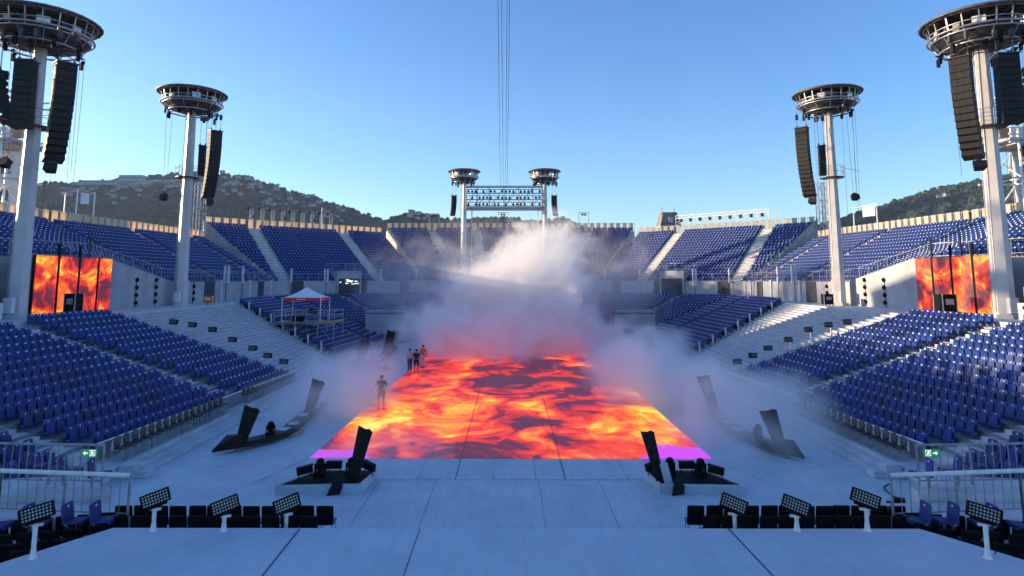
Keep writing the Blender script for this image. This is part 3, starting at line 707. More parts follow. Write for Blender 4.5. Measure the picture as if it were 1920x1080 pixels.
# ------------------------------------------------------------------ lamp batteries on posts at the platform edge
def lamp_battery(loc, s, yaw, roll, label, h):
    t = thing('stage_lamp', label, 'lamp', loc, 'lamp batteries on white posts at the platform edge')
    L = Vector(loc)
    b = MB(); b.lathe([(.10, 0), (.065, .05), (.048, .2), (.048, h - .1), (.075, h - .03), (.075, h)], L, 12); b.box((L.x, L.y, L.z + h - .02), (.3, .07, .05)); b.build('post', M['post'], t)
    T = Matrix.Translation(L + Vector((0, 0, h + .22))) @ Matrix.Rotation(yaw, 4, 'Z') @ Matrix.Rotation(roll, 4, 'Y') @ Matrix.Rotation(R(-14), 4, 'X') @ Matrix.Scale(.88, 4)
    b = MB()
    for c, d in (((0, .07, 0), (.72, .15, .36)), ((0, -.06, .165), (.70, .12, .02)), ((0, -.06, -.165), (.70, .12, .02)), ((.345, -.06, 0), (.02, .12, .34)), ((-.345, -.06, 0), (.02, .12, .34)), ((0, .08, -.2), (.5, .16, .08))):
        b.box(T @ Vector(c), d, M=T.to_3x3().to_4x4())
    b.build('housing', M['black'], t)
    b = MB(); b.box(T @ Vector((0, -.012, 0)), (.66, .008, .30), M=T.to_3x3().to_4x4(), mi=1)
    for i in range(9):
        for j in range(4):
            p = T @ Vector((-.29 + i * .0725, -.012, -.115 + j * .077)); q = T @ Vector((-.29 + i * .0725, -.03, -.115 + j * .077))
            b.tube(p, q, .023, n=8)
    b.build('lens_grid', [M['lens'], M['black']], t)
    b = MB(); b.path([L + Vector((.22 * s, .1, h)), L + Vector((.25 * s, .08, h * .5)), L + Vector((.2 * s, .05, .05))], .012, 5); b.build('cable', M['black'], t)
for s in (-1, 1):
    nm = 'tent-side' if s < 0 else 'sunlit-side'
    for (x, y, z, h, ro, desc) in ((10.38, 14.75, 1.0, .72, 17, 'nearest'), (8.62, 16.3, 1.0, .52, 20, 'second nearest'), (6.92, 16.3, 1.0, .36, 20, 'third'), (5.62, 16.9, .45, .75, 20, 'innermost')):
        lamp_battery((s * x, y, z), s, -s * R(28), s * R(ro - 5), 'lamp battery on a white post, %s in the %s line' % (desc, nm), h)

# ------------------------------------------------------------------ small floodlights on the white terraces
def floodlet(x, y, z, s, label):
    t = thing('floodlight', label, 'floodlight', (x, y, z), 'small black floodlights along the white terraces')
    b = MB(); T = rotz(s * R(12)) @ Matrix.Rotation(R(-18), 4, 'X'); b.box((x, y, z + .78), (.58, .2, .30), M=T); b.box((x, y - .02, z + .94), (.62, .26, .03), M=T); b.build('housing', M['black'], t, bevel=.015)
    b = MB(); b.box(Vector((x, y, z + .78)) + T @ Vector((0, -.105, 0)), (.50, .012, .23), M=T); b.build('glass', M['window'], t)
    b = MB()
    for dx in (-.16, .16): b.tube((x + dx, y, z + .66), (x + dx * .7, y, z), .014, n=5)
    b.box((x, y, z + .01), (.4, .3, .02)); b.build('stand', M['steel'], t)
FL = [(22.9, 44.2, 3.38), (22.1, 45.2, 3.12), (21.0, 45.9, 2.74), (19.3, 45.3, 2.1), (17.75, 45.0, 1.55), (16.55, 44.6, 1.1), (15.3, 44.2, .74)]
for s in (-1, 1):
    nm = 'tent-side' if s < 0 else 'sunlit-side'
    for j, (x, y, z) in enumerate(FL): floodlet(s * x, y, z, s, 'small black floodlight on the %s white terrace, %s from the top' % (nm, ORD[j + 1]))

# ------------------------------------------------------------------ fire pits with tall black cloth blades near the camera
def blade(parent, p, height, wd, lean, yaw, name='blade'):
    b = MB(); nseg = 8; rows = []
    T = Matrix.Translation(p) @ rotz(yaw) @ Matrix.Rotation(lean, 4, 'Y')
    for i in range(nseg + 1):
        f = i / nseg; ww = wd * (.72 + .5 * f) * .5
        for j in range(5):
            u = -1 + j * .5
            x = u * ww; yy = .10 * u * u + .018 * math.sin(9 * f + 3 * u); z = f * height + (-.05 * height * (u > .5) * f if i == nseg else 0) - (.03 if (i == nseg and abs(u) < .3) else 0)
            if i == nseg and u == -1: z += .02
            rows.append(T @ Vector((x, yy, z)))
    n0 = len(rows)
    back = [T.to_3x3() @ Vector((0, .045, 0)) + r for r in rows]
    fs = []
    for i in range(nseg):
        for j in range(4):
            a = i * 5 + j; fs.append((a, a + 1, a + 6, a + 5)); fs.append((n0 + a + 1, n0 + a, n0 + a + 5, n0 + a + 6))
        for j in (0, 4):
            a = i * 5 + j; q = (a, a + 5, n0 + a + 5, n0 + a); fs.append(q if j == 0 else q[::-1])
    for j in range(4):
        a = nseg * 5 + j; fs.append((a, a + 1, n0 + a + 1, n0 + a))
    b.add(rows + back, fs, 0, False)
    return b.build(name, M['cloth'], parent)
def moving_head(parent, p, yaw=0):
    b = MB(); x, y, z = p
    b.box((x, y, z + .06), (.36, .34, .12)); T = Matrix.Translation((x, y, z + .34)) @ rotz(yaw) @ Matrix.Rotation(R(18), 4, 'X')
    for dx in (-.17, .17): b.box((x + dx * math.cos(yaw), y + dx * math.sin(yaw), z + .26), (.05, .14, .3), yaw)
    k = MB(); k.lathe([(.0, -.2), (.1, -.19), (.14, -.08), (.15, .08), (.13, .2), (.09, .24), (0, .25)], n=12)
    k.v = [tuple(T @ Vector(v)) for v in k.v]; b.add(k.v, k.f, 0, True)
    return b.build('moving_head', M['black'], parent)
def pit_flood(parent, p, yaw, tilt=0):
    b = MB(); x, y, z = p; T = rotz(yaw) @ Matrix.Rotation(tilt, 4, 'Y')
    b.box((x, y, z + .27), (.52, .16, .22), M=T); b.box((x, y, z + .39), (.56, .2, .025), M=T)
    for dx in (-.2, .2): b.tube(Vector((x, y, z + .2)) + T @ Vector((dx, 0, 0)), Vector((x, y, z)) + T @ Vector((dx, 0, 0)), .015, n=5)
    return b.build('floodlight', M['black'], parent)
for s in (-1, 1):
    nm = 'tent-side' if s < 0 else 'sunlit-side'
    t = thing('effects_pit', 'white low pit with upright black blade and lamps, %s corner' % nm, 'effects pit', (s * 6.3, 22.8, 0))
    P4 = [(7.72, 22.02), (4.98, 22.2), (4.78, 23.75), (6.85, 23.75)]
    b = MB(); poly4 = mir(P4, s); cx_ = sum(p[0] for p in poly4) / 4; cy_ = sum(p[1] for p in poly4) / 4
    for i in range(4):
        a = Vector(poly4[i]); d = Vector(poly4[(i + 1) % 4]); ax = d - a; mid = (a + d) / 2
        b.box((mid.x, mid.y, .15), (ax.length, .05, .30), math.atan2(ax.y, ax.x))
    b.build('rim', M['white'], t)
    b = MB(); b.prism([(cx_ + (p[0] - cx_) * .975, cy_ + (p[1] - cy_) * .965) for p in poly4], .02, .26); b.build('tray', M['black'], t)
    pit_flood(t, (s * 7.05, 22.9, .26), -s * R(30), s * R(8)); pit_flood(t, (s * 6.2, 23.5, .26), 0); pit_flood(t, (s * 4.95, 23.35, .26), s * R(35), -s * R(10))
    moving_head(t, (s * 6.6, 23.2, .26), 0); moving_head(t, (s * 5.55, 23.3, .26), .3)
    blade(t, (s * 5.35, 22.35, .02) if s < 0 else (5.1, 22.4, .02), 2.05 if s < 0 else 1.95, .42 if s < 0 else .36, R(13) if s < 0 else R(-14), -.15 * s)
    b = MB(); xf = -5.75 if s < 0 else 5.55
    b.add([(xf - .1, 22.1, .42), (xf + .28, 22.25, .46), (xf + .15, 22.0, .03), (xf - .26, 21.9, 0), (xf - .1, 22.18, .44), (xf + .28, 22.33, .48), (xf + .15, 22.08, .05), (xf - .26, 21.98, .02)], [(0, 3, 2, 1), (4, 5, 6, 7), (0, 1, 5, 4), (1, 2, 6, 5), (2, 3, 7, 6), (3, 0, 4, 7)])
    b.build('folded_flap', M['cloth'], t)
    if s > 0:
        b = MB(); b.box((5.22, 22.3, .5), (.25, .1, .85), M=Matrix.Rotation(R(-14), 4, 'Y')); b.build('blade_foot', M['white'], t)

# curved black troughs with cloth blades along both sides of the floor
def trough(pts, label, s, scale=1.0, blades=((0.0, 1.6), (.8, 1.8)), panels=(.42, .56, .74, .9), lean=16):
    P_ = [Vector((*p, 0)) for p in pts]
    t = thing('effects_trough', label, 'effects trough', tuple(P_[0]))
    def pt(f):
        f = f * (len(P_) - 1); i = min(int(f), len(P_) - 2); return P_[i].lerp(P_[i + 1], f - i), (P_[i + 1] - P_[i]).normalized()
    b = MB(); n = 18; W = .36 * scale
    secs = []
    for i in range(n + 1):
        p, d = pt(i / n); nn = Vector((-d.y, d.x, 0)); lift = .10 + .1 * abs(i / n - .5)
        secs.append([p + nn * W + Vector((0, 0, lift)), p - nn * W + Vector((0, 0, lift)), p - nn * W * .9 + Vector((0, 0, lift + .20)), p + nn * W * .9 + Vector((0, 0, lift + .20))])
    for a, c in zip(secs[:-1], secs[1:]):
        for j in range(4): b.quad(a[j], c[j], c[(j + 1) % 4], a[(j + 1) % 4])
    b.add(secs[0], [(0, 1, 2, 3)]); b.add(secs[-1], [(3, 2, 1, 0)])
    b.build('cover', M['cloth'], t)
    for f in panels:
        p, d = pt(f); q = MB(); lift = .10 + .1 * abs(f - .5) + .208; q.box((p.x, p.y, lift + .01), (.55 * scale, .40 * scale, .03), math.atan2(d.y, d.x)); q.build('white_panel', M['white'], t)
    for f, h in blades:
        p, d = pt(f); blade(t, p + Vector((0, 0, .15)), h, .55 * scale, -s * R(lean), s * R(-20))
    # beak-shaped folded end
    p, d = pt(0); e = -d; nn = Vector((-d.y, d.x, 0))
    q = MB(); a0 = [p + nn * .28 + Vector((0, 0, .12)), p - nn * .28 + Vector((0, 0, .12)), p - nn * .22 + Vector((0, 0, .62)), p + nn * .22 + Vector((0, 0, .62))]
    m0 = [v + e * .45 + Vector((0, 0, .05)) for v in a0]; tip = p + e * 1.05 + Vector((-s * -.15, 0, .12)); tip2 = tip + Vector((0, 0, .1))
    for j in range(4): q.quad(a0[j], m0[j], m0[(j + 1) % 4], a0[(j + 1) % 4])
    q.add(m0 + [tip, tip2], [(0, 4, 1), (1, 4, 5, 2), (2, 5, 3), (3, 5, 4, 0)]); q.add(a0, [(0, 1, 2, 3)])
    q.build('folded_end', M['cloth'], t)
    p, d = pt(.26); moving_head(t, (p.x, p.y, .3), .4)
    q = MB(); p, d = pt(.02); q.path([p + Vector((.1, -.1, .25)), p + Vector((.22, -.45, .01)), p + Vector((-.1, -.5, .01)), p + Vector((-.12, -.1, .2))], .02, 5); q.build('foot_loop', M['steel'], t)
    q = MB(); p, d = pt(.45); nn = Vector((-d.y, d.x, 0)) * (-1 if Vector((-d.y, d.x, 0)).x * s > 0 else 1); c = p + nn * .55; q.box((c.x, c.y, .09), (1.1, .06, .16), math.atan2(d.y, d.x)); q.build('side_board', M['wood'], t)
    return t
trough([(-11.25, 27.6), (-10.45, 28.8), (-10.15, 30.5), (-10.3, 33.0), (-10.35, 36.2)], 'black cloth-covered trough with two upright blades by the left ledge', -1)
trough([(10.95, 26.8), (10.55, 28.2), (10.3, 30.0), (10.35, 32.0), (10.6, 34.6)], 'black cloth-covered trough with upright blades half lost in smoke by the right ledge', 1, panels=(.5, .66, .8), blades=((.0, 1.65), (.93, 2.0)), lean=17)
trough([(-12.3, 53.0), (-11.5, 54.2), (-11.2, 57), (-11.6, 61.5), (-11.9, 66.5)], 'far black trough with three upright blades behind the standing people', -1, scale=1.25, blades=((0, 2.1), (.62, 2.3), (.85, 2.0)))
trough([(12.0, 54.5), (11.6, 58), (11.7, 62), (12.3, 67)], 'far black trough with three blades fading in the right-hand smoke', 1, scale=1.25, blades=((0, 2.2), (.55, 2.3), (.85, 2.2)), lean=14)
b = MB(); b.box((11.55, 20.0, .2), (.8, .5, .4), -.5, top=.75); b.box((11.5, 19.9, .48), (.35, .3, .2), -.5); tag(b.build('floor_projector', M['black'], bevel=.03), 'black lamp unit on the floor beside the sunlit-side railing', 'projector')
b = MB(); b.box((-9.95, 51.5, .16), (.9, .5, .32), .3, top=.8); b.box((-9.75, 51.5, .36), (.3, .3, .14), .3); tag(b.build('floor_projector', M['black'], bevel=.03), 'small black unit on the floor left of the three people', 'projector')

# cables lying on the floor
def floor_cable(pts, label, r=.018, z=.02):
    P_ = [Vector((*p, z)) for p in pts]; out = []
    for i in range(len(P_) - 1):
        a, d = P_[i], P_[i + 1]; q0 = P_[max(0, i - 1)]; q1 = P_[min(len(P_) - 1, i + 2)]
        for k in range(6):
            t = k / 6; out.append(.5 * ((2 * a) + (d - q0) * t + (2 * q0 - 5 * a + 4 * d - q1) * t * t + (3 * a - q0 - 3 * d + q1) * t ** 3))
    out.append(P_[-1]); b = MB(); b.path(out, r, 5); tag(b.build('floor_cable', M['black']), label, 'cable')
floor_cable([(-4.75, 17.3), (-4.3, 17.2), (-4.15, 17.5), (-4.3, 17.8), (-4.5, 17.6)], 'short black cable curling beside the innermost black chair')
floor_cable([(13.2, 23.2), (12.6, 22.6), (12.4, 21.4), (11.8, 20.3)], 'thin black cable along the foot of the sunlit-side ledge')

# ------------------------------------------------------------------ masts with disc heads
def octpole(b, c, z0, z1, r0, r1):
    b.lathe([(r0, z0), (r1, z1)], (c[0], c[1], 0), 6, smooth=False, rot0=R(20))
    b.lathe([(r0 * 1.35, z0), (r0 * 1.35, z0 + .25), (r0, z0 + .25)], (c[0], c[1], 0), 6, smooth=False, rot0=R(20))
def mast(x, y, zb, s, label, gallery=True, D=5.75, zt=23.6, r0=.56, r1=.36):
    t = thing('lighting_mast', label, 'mast', (x, y, zb), 'tall masts with disc-shaped heads')
    b = MB(); octpole(b, (x, y), zb, zt - 1.2, r0, r1)
    for zz in (zb + 3.2, zb + 9.0): b.lathe([(lerp(r0, r1, (zz - zb) / (zt - zb)) * 1.04, zz), (lerp(r0, r1, (zz - zb) / (zt - zb)) * 1.04, zz + .08)], (x, y, 0), 6, smooth=False, rot0=R(20))
    b.build('pole', M['mast'], t)
    ld = MB(); sx = -s * 0 - 1
    for k in range(2): ld.tube((x - .62 - .0, y - .15 + k * .3, zb + .4), (x - .42, y - .15 + k * .3, zt - 1.4), .022, n=4)
    for k in range(int((zt - zb - 2) / .45)):
        zz = zb + .6 + k * .45; xx = lerp(x - .62, x - .42, (zz - zb) / (zt - zb)); ld.tube((xx, y - .15, zz), (xx, y + .15, zz), .014, n=4)
    ld.build('ladder', M['steel'], t)
    # disc: shallow bowl with cladding segments
    h = D / 2
    b = MB(); n = 28
    b.lathe([(.45, .35), (h * .55, .28), (h * .93, .16), (h, .02), (h * .985, -.06), (h * .90, .0), (h * .5, .12), (.4, .16)], (x, y, zt), n)
    b.build('disc', M['roofdisc'], t)
    rb = MB()
    for k in range(24):
        a = 2 * math.pi * k / 24; ca, sa = math.cos(a), math.sin(a)
        rb.bar((x + .4 * ca, y + .4 * sa, zt + .08), (x + h * .96 * ca, y + h * .96 * sa, zt - .05), .07)
        rb.bar((x + .4 * ca, y + .4 * sa, zt - 1.75), (x + h * .80 * ca, y + h * .80 * sa, zt - 1.08), .06)
    for rr, zz in ((.62, -1.5), (.35, -1.75)): rb.ring((x, y, zt + zz), h * rr, .05, 28)
    rb.build('ribs', M['dark'], t)
    g = MB()
    for k in range(20):
        a = 2 * math.pi * k / 20; ca, sa = math.cos(a), math.sin(a)
        g.bar((x + h * .80 * ca, y + h * .80 * sa, zt - 1.08), (x + h * .86 * ca, y + h * .86 * sa, zt), .065)
    for rr, zz, th in ((.86, -.95, .075), (.835, -.6, .035), (.80, -1.12, .06), (.66, -1.75, .06), (.9, -.05, .05)): g.ring((x, y, zt + zz), h * rr, th, 36)
    for k in range(12):
        a = 2 * math.pi * (k + .3) / 12; ca, sa = math.cos(a), math.sin(a)
        g.bar((x + h * .80 * ca, y + h * .80 * sa, zt - 1.12), (x + h * .66 * ca, y + h * .66 * sa, zt - 1.75), .05); g.bar((x + h * .66 * ca, y + h * .66 * sa, zt - 1.75), (x + .4 * ca, y + .4 * sa, zt - 1.55), .05)
    g.build('ring_frame', M['steel'], t)
    # floor of the gallery, with holes
    b = MB(); b.lathe([(.5, -1.72), (h * .55, -1.60), (h * .79, -1.14), (h * .79, -1.08), (h * .55, -1.52), (.5, -1.62)], (x, y, zt), 28); b.build('gallery_floor', M['dark'], t)
    lb = MB(); bx = MB()
    for k in range(14):
        a = 2 * math.pi * (k + random.uniform(-.2, .2)) / 14; rr = h * random.uniform(.62, .74); ca, sa = math.cos(a), math.sin(a)
        q = MB()
        if k % 3: q.box((x + rr * ca, y + rr * sa, zt - .62 + random.uniform(-.1, .1)), (.12, random.uniform(.25, .55), random.uniform(.3, .55)), a).build('equipment_box', M['dark'], t)
        else: q.box((x + rr * ca, y + rr * sa, zt - .55), (.10, .7, .50), a).build('reflector_panel', M['lampglass'], t)
    for k in range(11):
        hb = MB()
        a = 2 * math.pi * (k + random.uniform(-.3, .3)) / 11; rr = h * random.uniform(.5, .82); ca, sa = math.cos(a), math.sin(a)
        L = random.uniform(.3, .8); px, py = x + rr * ca, y + rr * sa
        hb.tube((px, py, zt - 1.1), (px, py, zt - 1.6 - L * .3), .02, n=4); hb.box((px, py, zt - 1.75 - L * .5), (.17, .2, .34 + L * .25), a); hb.box((px + .12, py, zt - 1.55 - L * .4), (.12, .14, .2), a + .5)
        hb.ring((px, py, zt - 1.55), .12, .03, 8, 4)
        hb.build('hoist', M['black'], t)
    cb = MB()
    if gallery:
        for k in range(5):
            a = R(200 + 33 * k) if s > 0 else R(-20 - 33 * k); 
            px, py = x + h * .72 * math.cos(a + 2.2), y + h * .72 * math.sin(a + 2.2); cb.tube((px, py, zt - 1.8), (px + random.uniform(-.1, .1), py, zb + 4 + random.uniform(0, 5)), .012, n=4)
        cb.path([(x + .5 * s, y - .5, zt - 1.6), (x - s * .3, y - .7, zt - 3.5), (x - s * .1, y - .62, zt - 5.2), (x + .1, y - .6, zt - 7.5)], .03, 5)
        cb.build('cables', M['dark'], t)
        zg = 16.3
        gp = MB(); gp.lathe([(.45, zg), (1.05, zg), (1.05, zg + .07), (.45, zg + .07)], (x, y, 0), 10, smooth=False); gp.build('service_platform', M['dark'], t)
        gr = MB()
        for zz in (.55, 1.05): gr.ring((x, y, zg + zz), 1.05, .022, 10, 4)
        for k in range(10):
            a = 2 * math.pi * k / 10; gr.tube((x + 1.05 * math.cos(a), y + 1.05 * math.sin(a), zg), (x + 1.05 * math.cos(a), y + 1.05 * math.sin(a), zg + 1.05), .022, n=4)
        gr.tube((x + 1.0, y - .3, zg + .9), (x + 2.4, y - .4, zg + .6), .025, n=4)
        gr.build('guard_rail', M['steel'], t)
    b = MB(); b.box((x - .1 * s, y - .75, zb + .8), (.5, .3, .9)); b.build('switch_box', M['bldg'], t)
    return t
mast(-29.4, 38.6, 4.72, -1, 'nearest tall grey mast with a dark disc head, wholly in shade', D=6.5, zt=23.1)
mast(-29.7, 58.2, 4.72, -1, 'tall grey mast with a disc head, sunlit sliver along one edge', D=6.1, zt=24.25)
mast(29.6, 58.2, 4.72, 1, 'tall mast with a disc head before the sunlit curving tier', D=6.1, zt=24.25)
mast(29.45, 38.6, 4.72, 1, 'nearest tall mast with a disc head, crossed by shadow stripes', D=6.5, zt=23.1)
mast(-7.25, 99.3, 4.72, -1, 'far mast with a disc head left of the light bridge', gallery=False, D=5.15, zt=23.9)
mast(5.35, 99.3, 4.72, 1, 'far mast with a disc head right of the light bridge', gallery=False, D=5.15, zt=23.9)

# ------------------------------------------------------------------ loudspeakers hanging from the masts
def line_array(x, y, ztop, zbot, wd, yaw, label, n=14, curve=.9, dep=.62, zhang=22.0):
    t = thing('speaker_array', label, 'loudspeaker', (x, y, ztop), 'black line-array loudspeakers hanging from the masts')
    d = Vector((math.sin(yaw), -math.cos(yaw), 0))                    # faces this way
    h = (ztop - zbot) / n
    for i in range(n):
        f = (i + .5) / n; tilt = R(28) * max(0, f - .25) ** 1.4 * curve
        back = -d * (max(0, f - .15) ** 2.0 * 1.15 * curve)
        c = Vector((x, y, ztop - h * (i + .5))) + back
        b = MB(); T = rotz(yaw) @ Matrix.Rotation(-tilt, 4, 'X')
        b.box(c, (wd, dep, h * 1.0 - .03), M=T)
        for k in range(3): b.box(c + T @ Vector((-wd / 3 + k * wd / 3, -dep / 2 - .006, 0)), (wd / 3 - .03, .012, h - .07), M=T)
        b.box(c + T @ Vector((0, dep / 2 + .05, 0)), (wd * .5, .1, h * .55), M=T)
        b.build('cabinet', M['speaker'], t)
    b = MB(); b.box((x, y, ztop + .06), (wd + .08, dep + .2, .08), yaw)
    for k in (-1, 1):
        p = Vector((x, y, ztop)) + rotz(yaw) @ Vector((k * wd * .4, 0, 0)); b.box((p.x, p.y, ztop + .2), (.1, .1, .22)); b.tube(p + Vector((0, 0, .2)), (p.x, p.y, zhang), .016, n=4); b.box((p.x, p.y, zhang - .5), (.2, .2, .45))
    b.build('rigging', M['dark'], t)
    return t
def monitor(x, y, z, label, yaw, zhang=21.8, cable=True):
    t = thing('monitor_speaker', label, 'loudspeaker', (x, y, z), 'single black speakers hanging from the masts')
    b = MB(); T = rotz(yaw) @ Matrix.Rotation(R(-25), 4, 'X')
    pts = [(-.34, -.2), (.34, -.2), (.24, .25), (-.24, .25)]
    vs = [T @ Vector((px, py, pz)) + Vector((x, y, z)) for pz in (-.24, .24) for px, py in pts]
    b.add(vs, [(3, 2, 1, 0), (4, 5, 6, 7), (0, 1, 5, 4), (1, 2, 6, 5), (2, 3, 7, 6), (3, 0, 4, 7)]); b.build('box', M['speaker'], t, bevel=.02)
    b = MB(); b.box((x, y, z + .33), (.3, .1, .12), yaw)
    if cable:
        for dx in (-.13, .13): b.tube((x + dx, y, z + .3), (x + dx * 2, y, zhang), .012, n=4)
    b.build('hanger', M['dark'], t)
line_array(-26.5, 36.9, 19.75, 14.0, 1.05, R(50), 'long black speaker array on the arena side of the nearest left mast', n=14, curve=1.25)
line_array(-28.4, 36.3, 19.7, 15.75, 1.0, R(8), 'straight black speaker stack in front of the nearest left mast', n=10, curve=.1)
line_array(-30.3, 36.8, 19.2, 16.0, .7, R(-55), 'short black speaker array cut by the left edge of the view', n=8, curve=1.2)
line_array(26.85, 36.9, 20.1, 14.2, 1.05, R(-50), 'long speaker array with a sunlit grille on the nearest right mast', n=14, curve=1.25)
line_array(29.1, 36.3, 20.1, 16.0, 1.15, R(-8), 'straight shaded speaker stack in front of the nearest right mast', n=10, curve=.1)
line_array(30.9, 36.8, 19.4, 16.6, .7, R(55), 'short black speaker array cut by the right edge of the view', n=7, curve=1.2)
line_array(-26.3, 55.9, 20.1, 14.3, 1.0, R(45), 'curved black speaker array beside the second left mast', n=16, curve=1.25)
line_array(-27.7, 56.6, 18.9, 16.3, .55, R(15), 'short slim speaker stack close behind the second left mast', n=8, curve=.1)
line_array(26.0, 55.9, 20.4, 14.4, 1.0, R(-45), 'curved black speaker array beside the second right mast', n=16, curve=1.25)
line_array(28.0, 56.6, 18.9, 16.3, .55, R(-15), 'short slim speaker stack close beside the second right mast', n=8, curve=.1)
line_array(-8.7, 97.8, 19.8, 16.9, .75, R(20), 'small sunlit speaker array left of the light bridge', n=10, zhang=22.2)
line_array(6.75, 97.8, 19.8, 16.9, .75, R(-20), 'small speaker array right of the light bridge', n=10, zhang=22.2)
monitor(-26.65, 36.6, 13.45, 'single speaker under the long array of the nearest left mast', R(20), cable=False)
monitor(-29.6, 36.9, 13.8, 'single speaker at the left edge beside the nearest mast', R(-10))
monitor(-30.5, 55.9, 14.25, 'single speaker hanging free left of the second left mast', R(-5))
monitor(-26.7, 56.3, 13.85, 'single tilted speaker under the curved array of the second left mast', R(45), cable=False)
monitor(27.2, 36.6, 13.6, 'single speaker under the sunlit array of the nearest right mast', R(-20), cable=False)
monitor(30.6, 37.2, 14.6, 'single speaker at the right edge beside the nearest mast', R(10))
monitor(30.35, 55.9, 14.25, 'single speaker hanging free right of the second right mast', R(5))
monitor(26.8, 56.3, 13.95, 'single tilted speaker under the curved array of the second right mast', R(-45), cable=False)

# ------------------------------------------------------------------ light bridge between the far masts, cables overhead
t = thing('light_bridge', 'steel light bridge with three rows of lamps between the far masts', 'light bridge', (-1, 99.3, 17.5))
b = MB(); xs = [-6.9, -5.2, -3.3, -1.0, 1.3, 3.5, 5.0]
for y in (98.7, 99.9):
    for zz in (17.9, 18.2, 21.5): b.tube((-6.9, y, zz), (5.0, y, zz), .09, n=6)
    for i, x in enumerate(xs): b.tube((x, y, 17.9), (x, y, 21.5), .07, n=6)
    for a, c in zip(xs[:-1], xs[1:]): b.tube((a, y, 18.2), (c, y, 21.4), .035, n=4)
for x in xs:
    for zz in (17.9, 21.5): b.tube((x, 98.7, zz), (x, 99.9, zz), .05, n=4)
for x in (-6.0, 4.3):
    for y in (98.9, 99.7): b.tube((x, y, 4.7), (x, y, 18), .06, n=6)
    for k in range(14): b.tube((x, 98.9, 5 + k * .95), (x, 99.7, 5.9 + k * .95), .03, n=4)
b.build('truss', M['mast'], t)
b = MB()
for zz in (20.75, 19.75, 18.75): b.box((-.95, 98.55, zz + .22), (11.6, .1, .12)); b.box((-.95, 99.5, zz - .25), (11.8, .9, .05))
b.build('lamp_bars', M['mast'], t)
for row, zz in enumerate((20.75, 19.75, 18.75)):
    for k in range(20):
        if (k + row) % 5 == 3 or random.random() < .12: continue
        x = -6.5 + k * .58; b = MB()
        b.lathe([(.0, -.22), (.12, -.2), (.17, .1), (.19, .2), (.0, .18)], n=10); T = Matrix.Translation((x, 98.4, zz - .1)) @ Matrix.Rotation(R(110 + random.uniform(-15, 15)), 4, 'X')
        b.v = [tuple(T @ Vector(v)) for v in b.v]; b.box((x, 98.45, zz + .12), (.08, .08, .2)); b.build('lamp', M['dark'], t)
for i, (x0, x1, z1) in enumerate(((-2.05, -1.6, 21.4), (-1.75, -1.3, 21.4), (-1.2, -.8, 21.4), (-.25, -.35, 21.4))):
    b = MB(); top = [(-2.05, 10.0), (-1.7, 10), (-1.1, 10), (-.1, 10)][i]
    y0, y1 = 99.3, 20.0
    pts = []
    xa, xb = (-1.55, -1.1, -.75, -.5)[i], (-.6, -.42, -.02, .13)[i]
    for k in range(13):
        f = k / 12; sag = -1.6 * 4 * f * (1 - f)
        pts.append((lerp(xa, xb, f), lerp(y0, y1, f), lerp(z1, 30.5, f) + sag))
    b.path(pts, .022, 5); tag(b.build('overhead_cable', M['dark']), 'thin overhead cable, %s of the four from the left, rising from the light bridge' % ORD[i + 1], 'cable')

# ------------------------------------------------------------------ LED wall screens
def led_wall(s, label, ys, z0, z1):
    t = thing('led_wall', label, 'screen', (s * 30.4, 45, z0))
    for a, c in zip(ys[:-1], ys[1:]):
        b = MB(); b.box((s * 30.45, (a + c) / 2, (z0 + z1) / 2), (.08, (c - a) - .2, z1 - z0)); b.build('panel', M['fire_wall'], t)
    b = MB(); b.box((s * 30.56, (ys[0] + ys[-1]) / 2, (z0 + z1) / 2), (.1, ys[-1] - ys[0], z1 - z0 + .06))
    for k, y in enumerate(ys[1:-1]): b.box((s * 30.44, y, (z0 + z1) / 2 + .4 * (k < 2)), (.09, .2, z1 - z0 + .8 * (k < 2)))
    b.build('frame', M['black'], t)
led_wall(-1, 'tall LED wall of four fire panels behind the left walkway', [41.2, 43.3, 45.4, 47.5, 49.2], 4.76, 8.6)
led_wall(1, 'tall LED wall of four fire panels behind the right walkway', [40.2, 42.3, 44.4, 46.4, 48.4], 4.8, 8.6)
t = thing('led_wall', 'far LED wall mostly hidden by the smoke', 'screen', (-1.2, 100.6, 5))
for k in range(4):
    b = MB(); b.box((-3.6 + 1.7 * k, 100.6, 7.3), (1.6, .1, 4.0)); b.build('panel', M['fire_wall'], t)
b = MB(); b.box((-1.05, 100.75, 7.0), (6.9, .1, 4.7)); b.build('frame', M['black'], t)

# wall lamp columns on the sloping walls
for s in (-1, 1):
    nm = 'tent-side' if s < 0 else 'sunlit-side'
    for y, desc in ((53.0, 'nearer'), (55.9, 'farther'), (62.6, 'third and farthest')):
        t = thing('wall_light_column', '%s vertical string of small black lamps on the %s wall' % (desc, nm), 'wall lights', (s * 30.7, y, 4.8))
        for k in range(4):
            if y > 60 and k > 2: continue
            b = MB(); z = 5.15 + k * .62; b.box((s * 30.66, y, z), (.16, .26, .26), M=Matrix.Rotation(R(45), 4, 'X')); b.box((s * 30.72, y, z), (.06, .3, .1)); b.build('lamp', M['black'], t)
        b = MB(); b.tube((s * 30.72, y, 4.75), (s * 30.72, y, 7.1), .02, n=4); b.build('cable', M['black'], t)

